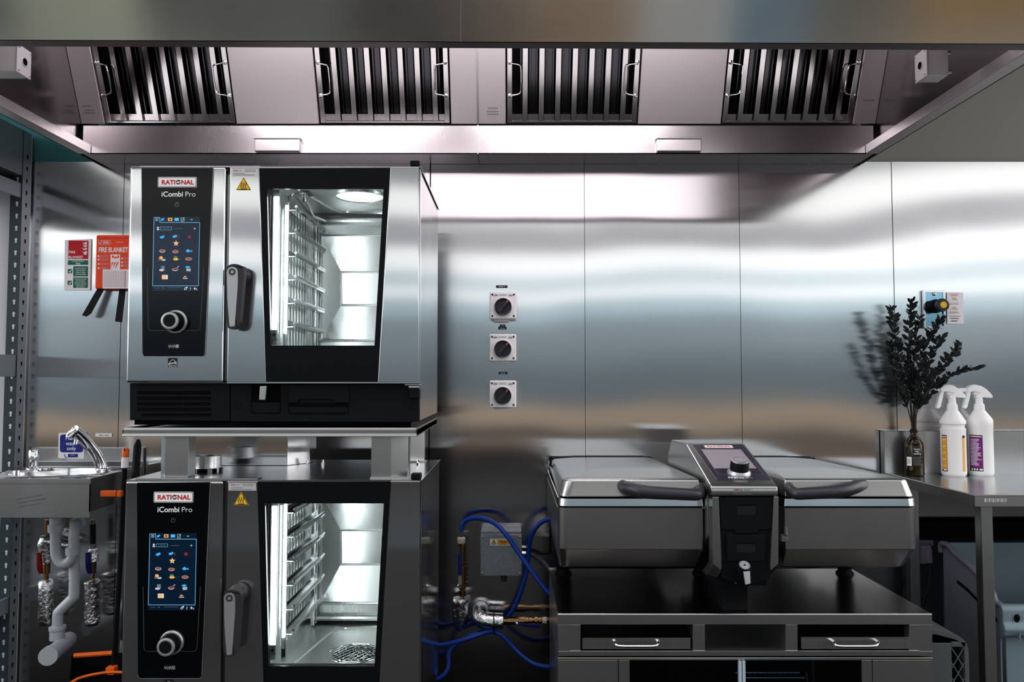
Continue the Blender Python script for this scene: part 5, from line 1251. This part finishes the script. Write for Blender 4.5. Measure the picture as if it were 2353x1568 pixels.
b = MB(); b.box(lx0, 2.7, 3.04, 3.06, Z(1240, 3.05), Z(1203, 3.05), 'void'); b.box(lx0, lx0+.03, 2.60, 3.03, tb+.005, tz-.004, 'steel'); b.build('rail', t)
b = MB(); b.box(X(2112, 3.07, 1260), X(2146, 3.07, 1260), 3.07, WY-.003, Z(1256, 3.07), Z(1242, 3.07), 'socket', .003); b.box(X(2114, 3.04, 1260), X(2143, 3.04, 1260), 3.045, WY-.003, Z(1298, 3.04), Z(1256, 3.04), 'socket', .005)
b.box(X(2129, 3.035, 1275), X(2140, 3.035, 1275), 3.025, 3.045, Z(1294, 3.035), Z(1262, 3.035), 'socket', .003)
b.tube([P(2138, 1296, 3.035), P(2139, 1312, 3.03), P(2136, 1340, 3.03), P(2126, 1375, 3.03), P(2117, 1400, 3.03), P(2110, 1450, 3.03)], [.011]+[.0055]*5, 'cable', 12, 3)
single(b, 'power_socket', 'grey power socket with black plug lead low on the wall under the table', 'socket')

# grey bin under the table
t = thing('waste_bin', 'large grey plastic bin with sloping open top under the steel table', 'bin', (1.9, 2.8, 0))
bx0, bx1, by0, by1 = X(2178, 2.93, 1300), 2.40, 2.63, 2.97
zk, zfr = Z(1249, 2.95), Z(1392, 2.62)
side = [(by0, .02), (by1-.01, .02), (by1, zk), (2.90, zk-.002), (2.86, zk-.025), (2.665, zfr+.045), (2.645, zfr+.008), (by0-.004, zfr)]
b = MB()
for x in (bx0, bx1): b.prism([V((x, y, z)) for y, z in side], (.006, 0, 0), 'bin', .002)
b.box(bx0, bx1, by1-.012, by1, .02, zk, 'binfront', .003); b.box(bx0+.02, bx1, by0, by0+.006, .02, zfr-.01, 'binfront', .003); b.box(bx0, bx1, by0, by1, .02, .028, 'bin'); b.build('body', t)
b = MB(); rim = [V((bx0-.004, by1-.005, zk-.035)), V((bx0-.006, by1-.01, zk-.004)), V((bx0-.006, 2.91, zk)), V((bx0-.006, 2.87, zk-.018)), V((bx0-.006, 2.76, (zk+zfr)/2+.02)), V((bx0-.006, 2.665, zfr+.043)), V((bx0-.004, 2.64, zfr+.008)), V((bx0+.004, 2.622, zfr))]
b.tube(rim, .010, 'bin', 12, 3); b.build('side_rim', t)
b = MB(); xa_, zb_ = P(2288, 1400, 2.61).x, Z(1450, 2.61)
prf = [(2.63, zfr+.004), (2.612, zfr+.002), (2.604, zfr-.012), (2.604, zfr-.05), (2.596, zfr-.062), (2.592, zfr-.072), (2.600, zfr-.092), (2.622, zfr-.106), (2.63, zfr-.106)]
b.prism([V((bx0-.004, y, z)) for y, z in prf], (bx1-bx0, 0, 0), 'binfront', .006, 3)
hc = V((X(2336, 2.604, 1422), 2.6036, Z(1422, 2.604))); b.lathe([(0, .0004), (.013, .0004)], hc, (0, -1, 0), 'void', 24, sx=.8, cap=False); b.lathe([(.013, 0), (.0165, .002), (.0165, 0)], hc, (0, -1, 0), 'binfront', 24, sx=.8, cap=False)
b.box(X(2344, 2.59, 1450)-.002, X(2344, 2.59, 1450)+.002, 2.590, 2.60, zfr-.104, zfr-.08, 'bin'); b.build('front_rim', t)
b = MB(); q = [(2.87, zfr+.02), (2.80, zfr+.005), (2.70, zfr-.03), (2.64, zfr-.05)]
b.prism([V((bx0-.001, y, z)) for y, z in q]+[V((bx0-.001, y, z-.012)) for y, z in q[::-1]], (.002, 0, 0), 'void'); b.build('side_recess', t)

# ------------------------------------------------------------------ things on the table
bc = V((X(2100.5, 3.035, 1040), 3.035, tz)); BR = .0345
t = thing('brown_bottle', 'brown glass bottle with white print holding dark dried branches', 'bottle', bc)
zs0 = Z(986, 3.035)-tz
b = MB(); b.lathe([(BR-.004, 0), (BR, .004), (BR, zs0*.62), (BR*.92, zs0*.70), (BR*.70, zs0*.78), (BR*.46, zs0*.84), (.0125, zs0*.87), (.0125, zs0*.93), (.0150, zs0*.935), (.0150, zs0*.96), (.0130, zs0*.965), (.0130, zs0), (.0100, zs0), (.0100, zs0*.9)], bc, (0, 0, 1), 'brown', 40); b.build('glass', t)
def cyl_ang(c, r, px):
    """angle round an upright bottle where the photo shows this pixel column"""
    k = P(px, 1040, 1).x; A = k*k+1; B = -2*(k*c.x+c.y); D = B*B-4*A*(c.x**2+c.y**2-r*r)
    t = (-B-math.sqrt(max(D, 0)))/(2*A); return math.atan2(k*t-c.x, -(t-c.y))
def wrap(b, c, r, px0, px1, py0, py1, m, d=.0006, n=6):
    """label patch following a round bottle"""
    yv = c.y-r*.8
    a0, a1 = cyl_ang(c, r, px0), cyl_ang(c, r, px1); z0, z1 = Z(py1, yv), Z(py0, yv); vs = []
    for i in range(n+1):
        a = a0+(a1-a0)*i/n
        for z in (z0, z1): vs.append(V((c.x+math.sin(a)*(r+d), c.y-math.cos(a)*(r+d), z)))
    b.add(vs, [(2*i, 2*i+2, 2*i+3, 2*i+1) for i in range(n)], m)
b = MB()
wrap(b, bc, BR, 2083.5, 2094.5, 1051, 1071.5, 'white')
for k in range(4): wrap(b, bc, BR, 2085, 2092, 1056+k*3, 1057+k*3, 'greyink', .001)
for k in range(8): wrap(b, bc, BR, 2097.5, 2118-(k % 3)*1.5, 1050+k*2.7, 1051.2+k*2.7, 'greyink', .001)
def ctext(b, s, c, r, px, py, size, m, **kw):
    yv = c.y-r*.8; a = cyl_ang(c, r, px); rt = V((math.cos(a), math.sin(a), 0)); b.text(s, V((c.x+math.sin(a)*(r+.001), c.y-math.cos(a)*(r+.001), Z(py, yv))), size, m, rt, V((0, 0, 1)), **kw)
for s_, py in (("Charlie'", 1034.5), ('make', 1039.5), ('sparkling', 1044.5)): ctext(b, s_, bc, BR+.0015, 2107, py, .0088, 'white', bold=.01, sx=.8)
b.build('print', t)

def leafy(pts, n0, size, seed, lab):
    rg = random.Random(seed); q = spline(pts, 9); n0 = int(n0*1.35)
    t = thing('dried_branch', lab, 'branch', q[0], 'dark dried branches in the brown bottle')
    b = MB(); b.tube(q, [.0024-.0016*i/(len(q)-1) for i in range(len(q))], 'twig', 6); b.build('stem', t)
    b = MB(); L_ = len(q)
    for i in range(n0, L_):
        for s_ in range(3):
            k = min(L_-1, i); tdir = (q[min(k+1, L_-1)]-q[max(k-1, 0)]).normalized(); base = q[k]+tdir*rg.uniform(-.006, .006)
            a = rg.uniform(0, 6.28); side = V((math.cos(a), math.sin(a)*.6, rg.uniform(-.2, .2))); d = (tdir*rg.uniform(.4, 1.0)+side*.8).normalized()
            ln = size*rg.uniform(1.0, 1.75); w = ln*.21; u = d.cross(V((rg.uniform(-1, 1), -1, rg.uniform(-.5, .5)))).normalized(); nn_ = d.cross(u)
            b.add([base, base+d*ln*.35+u*w, base+d*ln*.75+u*w*.8, base+d*ln, base+d*ln*.75-u*w*.8, base+d*ln*.35-u*w, base+d*ln*.5+nn_*w*.25], [(0, 1, 6), (1, 2, 6), (2, 3, 6), (3, 4, 6), (4, 5, 6), (5, 0, 6)], 'leaf')
    b.build('leaves', t); return t
by = 3.02
nk = lambda dx, dy: V((bc.x+dx, bc.y+dy, tz+zs0*.55))
nt_ = lambda dx, dy: V((bc.x+dx, bc.y+dy, tz+zs0))
def br(pts, n0, size, seed, lab, dx, dy):
    leafy([nk(dx*-.5, dy), nt_(dx, dy)]+[P(a, c, y) for a, c, y in pts], n0, size, seed, lab)
br([(2094, 930, 3.03), (2090, 840, 3.02), (2088, 770, 3.0), (2095, 697, 3.0)], 17, .022, 1, 'tallest dark dried branch rising straight above the bottle', -.002, 0)
br([(2090, 920, 3.03), (2074, 850, 3.01), (2058, 780, 3.0), (2050, 712, 2.98)], 14, .021, 2, 'dark dried branch leaning furthest left', -.005, .003)
br([(2085, 935, 3.02), (2070, 880, 2.98), (2052, 830, 2.97), (2046, 790, 2.96)], 14, .020, 3, 'short dark dried branch leaning left below the others', -.006, -.004)
br([(2102, 920, 3.02), (2112, 840, 3.0), (2130, 780, 2.96), (2162, 735, 2.94)], 14, .021, 4, 'dark dried branch reaching up in front of the gas shut-off plate', .003, -.003)
br([(2103, 930, 3.01), (2118, 870, 2.99), (2140, 815, 2.97), (2163, 775, 2.96)], 14, .021, 5, 'dark dried branch leaning right below the gas shut-off plate', .004, .003)
br([(2106, 935, 3.01), (2130, 880, 2.99), (2165, 845, 2.97), (2207, 798, 2.95)], 14, .022, 6, 'bushy dark dried branch leaning right above the spray bottles', .005, 0)
br([(2106, 940, 3.02), (2135, 895, 3.0), (2180, 865, 2.99), (2240, 846, 2.97)], 14, .020, 7, 'dark dried branch stretching furthest right', .006, .004)
br([(2108, 945, 3.03), (2130, 915, 3.03), (2150, 893, 3.03), (2166, 880, 3.03)], 17, .018, 8, 'lowest dark dried branch bending right behind the spray head', .006, -.004)
br([(2099, 920, 3.02), (2100, 850, 3.03), (2104, 790, 3.02), (2112, 730, 3.02)], 15, .021, 9, 'dark dried branch in the middle of the bunch', .001, .005)

def spray(cx, y, py_top, lab, ridged):
    c = V((cx, y, tz)); r = .0445; H = Z(884, y)-tz
    zb_ = Z(946, y)-tz; z1 = Z(965 if ridged else 962, y)-tz
    t = thing('spray_bottle', lab, 'spray bottle', c, 'spray bottles on the table')
    b = MB()
    pr = [(r-.006, 0), (r-.001, .006), (r, .012)]
    if ridged: pr += [(r, Z(985, y)-tz), (r-.004, Z(983, y)-tz), (r-.004, Z(976, y)-tz), (r+.001, Z(974, y)-tz), (r+.001, Z(967, y)-tz), (r-.001, z1)]
    else: pr += [(r, Z(983, y)-tz), (r+.001, Z(981, y)-tz), (r+.001, Z(967, y)-tz), (r-.002, z1)]
    pr += [(.022, Z(945, y)-tz), (.018, Z(942, y)-tz)]
    b.lathe(pr, c, (0, 0, 1), 'bottle', 40); b.build('body', t)
    b = MB(); b.lathe([(.0188, Z(944, y)-tz), (.0195, Z(940, y)-tz), (.0175, Z(929, y)-tz), (.0135, Z(928, y)-tz), (.0125, Z(913, y)-tz), (.012, Z(905, y)-tz)], c, (0, 0, 1), 'white', 28); b.build('collar', t)
    k = y/F
    def h(dx, py, dy=0): return V((c.x+dx*k, y+dy, Z(py, y)))
    b = MB()
    hd = [h(-30, 893), h(-22, 887), h(-12, 884), (h(2, 887)), h(14, 894), h(24, 904), h(29, 912), h(27, 915), h(12, 914), h(2, 913), h(-8, 916), h(-10, 911), h(0, 908), h(0, 903), h(-14, 900), h(-28, 902)]
    b.prism([p+V((0, -.012, 0)) for p in hd], (0, .024, 0), 'white', .004, 2); b.tube([h(-12, 904), h(14, 906)], .0085, 'white', 14); b.tube([h(-27, 897), h(-44, 896.5), h(-46, 896)], [.0085, .0075, .005], 'white', 16); b.tube([h(-43, 896), h(-52, 895.5)], .0045, 'white', 12)
    b.build('spray_head', t)
    b = MB(); tr = [h(-29, 900), h(-20, 899), h(-23, 914), h(-29, 936), h(-33, 940), h(-39, 938), h(-36, 925), h(-32, 910)]
    b.prism([p+V((0, -.009, 0)) for p in tr], (0, .018, 0), 'white', .0035, 2); b.build('trigger', t)
    return t, c, r
t, c, r = spray(X(2191, 3.03, 1040), 3.03, 885, 'milky spray bottle with orange side labels beside the brown bottle', True)
b = MB(); wrap(b, c, r, 2165.2, 2176.5, 1001, 1085, 'ink'); wrap(b, c, r, 2165.2, 2176, 1007, 1080, 'amber', .001)
for k in range(13): wrap(b, c, r, 2167.5, 2173-(k % 3)*1.3, 1011+k*5, 1012.6+k*5, 'yellow' if k % 3 else 'white', .0014)
wrap(b, c, r, 2166, 2176, 1003.5, 1005.5, 'white', .0014); wrap(b, c, r, 2168, 2175, 1080, 1083, 'white', .0014); b.build('front_label', t)
b = MB(); wrap(b, c, r, 2212, 2217, 1002, 1084, 'amber'); wrap(b, c, r, 2212, 2217, 1001, 1007, 'ink', .001); b.build('back_label', t)
t, c, r = spray(X(2253, 3.045, 1040), 3.045, 885, 'milky spray bottle with purple label, right-hand one on the steel table', False)
b = MB(); wrap(b, c, r, 2228.5, 2258.5, 1000.5, 1083.5, 'ink'); wrap(b, c, r, 2229, 2258, 1006, 1076, 'purple', .0010)
wrap(b, c, r, 2229.5, 2257, 1003, 1005, 'paper', .0014)
random.seed(11)
for k in range(20): wrap(b, c, r, 2230.5, 2256-random.uniform(0, 12), 1010+k*3.1, 1011.2+k*3.1, 'paper', .0014)
for a, w_ in ((2232, 3), (2237, 4), (2243, 4), (2250, 7)): wrap(b, c, r, a, a+w_, 1077.5, 1081.5, 'white', .0014)
b.build('label', t)

# gas shut-off plate and notice on the wall
gy_ = WY-.012
t = thing('gas_shutoff', 'framed chrome plate with black and yellow push knob on the right wall', 'shut-off switch', P(2147, 752, gy_))
b = MB(); W3 = lambda pts, d=0: [P(a, c, gy_-d) for a, c in pts]
b.ring(W3([(2121, 667), (2172.5, 667), (2174, 754.5), (2123.5, 754.5)], .004), W3([(2126.5, 672.5), (2167.5, 672.5), (2169, 749.5), (2128, 749.5)], .004), (0, .012, 0), 'polish'); b.build('frame', t)
b = MB(); b.prism(W3([(2125, 671), (2169, 671), (2170, 751), (2127, 751)], -.002), (0, .006, 0), 'tealface'); b.lathe([(.007, 0), (.006, .003), (0, .004)], P(2147, 676, gy_), (0, -1, 0), 'chrome', 16); b.build('plate', t)
b = MB(); kc = P(2150, 704, gy_+.0); b.lathe([(.028, 0), (.026, .012), (.014, .014), (.012, .030)], kc, (0, -1, 0), 'black', 28); b.lathe([(.014, .030), (.022, .032), (.0258, .038), (.0258, .052), (.022, .057), (.013, .0575)], kc, (0, -1, 0), 'isoknob', 36); b.lathe([(.0132, .0572), (.012, .0585), (0, .059)], kc, (0, -1, 0), 'yellow', 28); b.build('push_knob', t)
b = MB(); b.prism(W([(2175.5, 672), (2213, 672.5), (2214.5, 744.5), (2177, 744)]), (0, .001, 0), 'paper')
for x0_, x1_, y0_, m in ((2182, 2202, 676.5, 'pinkline'), (2185, 2200, 680, 'pinkline'), (2186, 2197, 685, 'amber'), (2188, 2199, 688, 'pinkline'), (2182, 2203, 699, 'pinkline'), (2187, 2197, 706, 'amber'), (2187, 2199, 710, 'pinkline'), (2181, 2203, 719, 'pinkline'), (2181, 2207, 727, 'pinkline'), (2184, 2203, 732, 'greyink'), (2185, 2200, 738, 'ink')):
    b.sheet(W([(x0_, y0_-.8), (x1_, y0_-.8), (x1_, y0_+.9), (x0_, y0_+.9)], sy-.0006 if False else WY-.0066), m)
for yy in (693, 713.5): oline(b, W([(2183, yy-3), (2199, yy-3), (2199, yy+3), (2183, yy+3)], WY-.0066), .0006, 'greyink', 0, True)
single(b, 'paper_notice', 'small white printed notice beside the gas shut-off plate', 'notice')

ENV_K = 1.0
ENV_SIDE_FILL = (2.9, 2.85, 2.85)
ENV_TOP_FILL = (1.2, 1.22, 1.25)  # added overhead fill to brighten matt objects
ENV = [(-.43, (.95, .88, .90)), (-.37, (.085, .08, .08)), (-.33, (.075, .077, .079)), (-.20, (.074, .083, .090)), (-.14, (.060, .060, .060)), (-.105, (.026, .025, .025)), (-.0925, (.05, .045, .04)), (-.089, (.36, .25, .19)), (-.081, (.085, .08, .078)),
       (-.071, (.09, .085, .08)), (-.062, (.38, .31, .235)), (-.042, (.40, .32, .25)), (-.032, (.18, .20, .21)), (.0, (.165, .205, .225)), (.042, (.28, .33, .36)), (.070, (.30, .36, .39)), (.080, (.50, .64, .70)), (.098, (.56, .70, .76)), (.101, (1.3, 1.32, 1.33)), (.112, (1.3, 1.32, 1.33)), (.116, (.66, .80, .84)), (.132, (.70, .83, .87)),
       (.136, (1.38, 1.38, 1.37)), (.159, (1.35, 1.35, 1.34)), (.165, (.42, .42, .44)), (.195, (.52, .51, .53)), (.204, (1.3, 1.3, 1.27)), (.230, (1.3, 1.3, 1.27)), (.242, (.38, .39, .39)), (.33, (.25, .25, .25))]
ENVX = [(-.68, (0.102, 0.128, 0.108)), (-.50, (0.102, 0.128, 0.108)), (-.482, (0.289, 0.315, 0.255)), (-.40, (0.289, 0.315, 0.255)), (-.37, (0.102, 0.106, 0.102)), (-.20, (0.085, 0.089, 0.089)), (-.15, (0.047, 0.047, 0.047)), (-.07, (0.051, 0.047, 0.044)), (.0, (0.111, 0.085, 0.064)), (.06, (0.204, 0.157, 0.106)), (.14, (0.212, 0.162, 0.111)),
        (.19, (0.332, 0.340, 0.340)), (.255, (0.332, 0.348, 0.357)), (.28, (0.128, 0.196, 0.255)), (.335, (0.128, 0.187, 0.238)), (.36, (0.140, 0.140, 0.128)), (.42, (0.153, 0.140, 0.111)), (.47, (0.289, 0.191, 0.085)), (.60, (0.281, 0.187, 0.085)), (.70, (0.145, 0.111, 0.060))]
HOODL = [(-.85, 5), (.30, 6)]
# ================================================================== light
w = bpy.data.worlds.new('kitchen'); SC.world = w; w.use_nodes = True
nt = w.node_tree; N = nt.nodes; L = nt.links
bg = N['Background']
tc = N.new('ShaderNodeTexCoord'); sp = N.new('ShaderNodeSeparateXYZ'); L.new(tc.outputs['Generated'], sp.inputs[0])
def mth(op, a, c, d=None):
    n = N.new('ShaderNodeMath'); n.operation = op
    for i, q in enumerate((a, c, d)):
        if q is None: continue
        if isinstance(q, (int, float)): n.inputs[i].default_value = q
        else: L.new(q, n.inputs[i])
    return n.outputs[0]
cmb = N.new('ShaderNodeCombineXYZ'); L.new(mth('MULTIPLY', sp.outputs[0], 2.6), cmb.inputs[0]); L.new(mth('MULTIPLY', sp.outputs[2], 1.2), cmb.inputs[2])
nz = N.new('ShaderNodeTexNoise'); nz.inputs['Scale'].default_value = 1.0; nz.inputs['Detail'].default_value = 2; L.new(cmb.outputs[0], nz.inputs['Vector'])
zz = mth('MULTIPLY_ADD', mth('SUBTRACT', nz.outputs['Fac'], .5), .030, sp.outputs[2])
fac = mth('MULTIPLY_ADD', zz, 1.0, .5)
rp = N.new('ShaderNodeValToRGB'); L.new(fac, rp.inputs[0]); cr = rp.color_ramp
stops = ENV
while len(cr.elements) < len(stops): cr.elements.new(.5)
for e, (z, c) in zip(cr.elements, stops): e.position = z+.5; e.color = (*c, 1)
# warm and teal patches of the room as seen high up (what the canopy front mirrors)
fx_ = mth('MULTIPLY_ADD', sp.outputs[0], .7, .5)
rp2 = N.new('ShaderNodeValToRGB'); L.new(fx_, rp2.inputs[0])
st2 = ENVX
while len(rp2.color_ramp.elements) < len(st2): rp2.color_ramp.elements.new(.5)
for e, (x, c) in zip(rp2.color_ramp.elements, st2): e.position = x*.7+.5; e.color = (*c, 1)
mr = N.new('ShaderNodeMapRange'); L.new(sp.outputs[2], mr.inputs[0]); mr.inputs[1].default_value = .32; mr.inputs[2].default_value = .37
mx = N.new('ShaderNodeMix'); mx.data_type = 'RGBA'; L.new(mr.outputs[0], mx.inputs['Factor']); L.new(rp.outputs[0], mx.inputs['A']); L.new(rp2.outputs[0], mx.inputs['B'])
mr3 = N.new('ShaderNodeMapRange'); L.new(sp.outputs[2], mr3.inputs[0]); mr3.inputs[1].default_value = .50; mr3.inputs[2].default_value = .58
mx3 = N.new('ShaderNodeMix'); mx3.data_type = 'RGBA'; L.new(mr3.outputs[0], mx3.inputs['Factor']); L.new(mx.outputs['Result'], mx3.inputs['A']); mx3.inputs['B'].default_value = (*ENV_TOP_FILL, 1); mx = mx3
# added fill light far to the left and right, kept out of the reflections
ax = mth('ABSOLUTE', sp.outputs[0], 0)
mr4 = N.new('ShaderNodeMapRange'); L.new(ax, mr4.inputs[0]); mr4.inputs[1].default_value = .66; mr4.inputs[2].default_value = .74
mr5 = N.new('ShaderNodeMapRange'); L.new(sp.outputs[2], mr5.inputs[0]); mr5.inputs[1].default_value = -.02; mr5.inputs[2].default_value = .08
mx4 = N.new('ShaderNodeMix'); mx4.data_type = 'RGBA'; L.new(mth('MULTIPLY', mr4.outputs[0], mr5.outputs[0]), mx4.inputs['Factor']); L.new(mx.outputs['Result'], mx4.inputs['A']); mx4.inputs['B'].default_value = (*ENV_SIDE_FILL, 1); mx = mx4
# uneven strength round the room
cm2 = N.new('ShaderNodeCombineXYZ'); L.new(mth('MULTIPLY', sp.outputs[0], 3.3), cm2.inputs[0]); L.new(mth('MULTIPLY', sp.outputs[2], 3), cm2.inputs[2])
nz2 = N.new('ShaderNodeTexNoise'); nz2.inputs['Scale'].default_value = 1.3; nz2.inputs['Detail'].default_value = 2; L.new(cm2.outputs[0], nz2.inputs['Vector'])
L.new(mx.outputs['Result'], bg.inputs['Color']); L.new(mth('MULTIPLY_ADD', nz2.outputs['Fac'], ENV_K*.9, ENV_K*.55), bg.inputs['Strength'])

def area(name, loc, to, sx, sy, e, col=(1, 1, 1)):
    ld = bpy.data.lights.new(name, 'AREA'); ld.shape = 'RECTANGLE'; ld.size = sx; ld.size_y = sy; ld.energy = e; ld.color = col
    lo = bpy.data.objects.new(name, ld); COL.objects.link(lo); lo.location = loc
    lo.rotation_euler = (V(to)-V(loc)).to_track_quat('-Z', 'Y').to_euler(); return lo
for lx, e in HOODL: area('canopy_light', (lx, 2.07, 2.64), (lx, 2.90, 2.34), .85, .16, e, (1, .91, .95))
area('canopy_light', (-.15, 2.045, 2.25), (-.15, 3.0, 2.22), 2.4, .23, 2.5, (1, .90, .94))  # added panel of light standing in for the lit inner fascia

SC.view_settings.view_transform = 'Standard'
SC.view_settings.look = 'Medium High Contrast'
SC.view_settings.exposure = 0.0
SC.cycles.max_bounces = 10; SC.cycles.glossy_bounces = 6; SC.cycles.diffuse_bounces = 3; SC.cycles.transparent_max_bounces = 8
SC.cycles.sample_clamp_indirect = 6; SC.cycles.caustics_reflective = True
SC.cycles.use_denoising = True
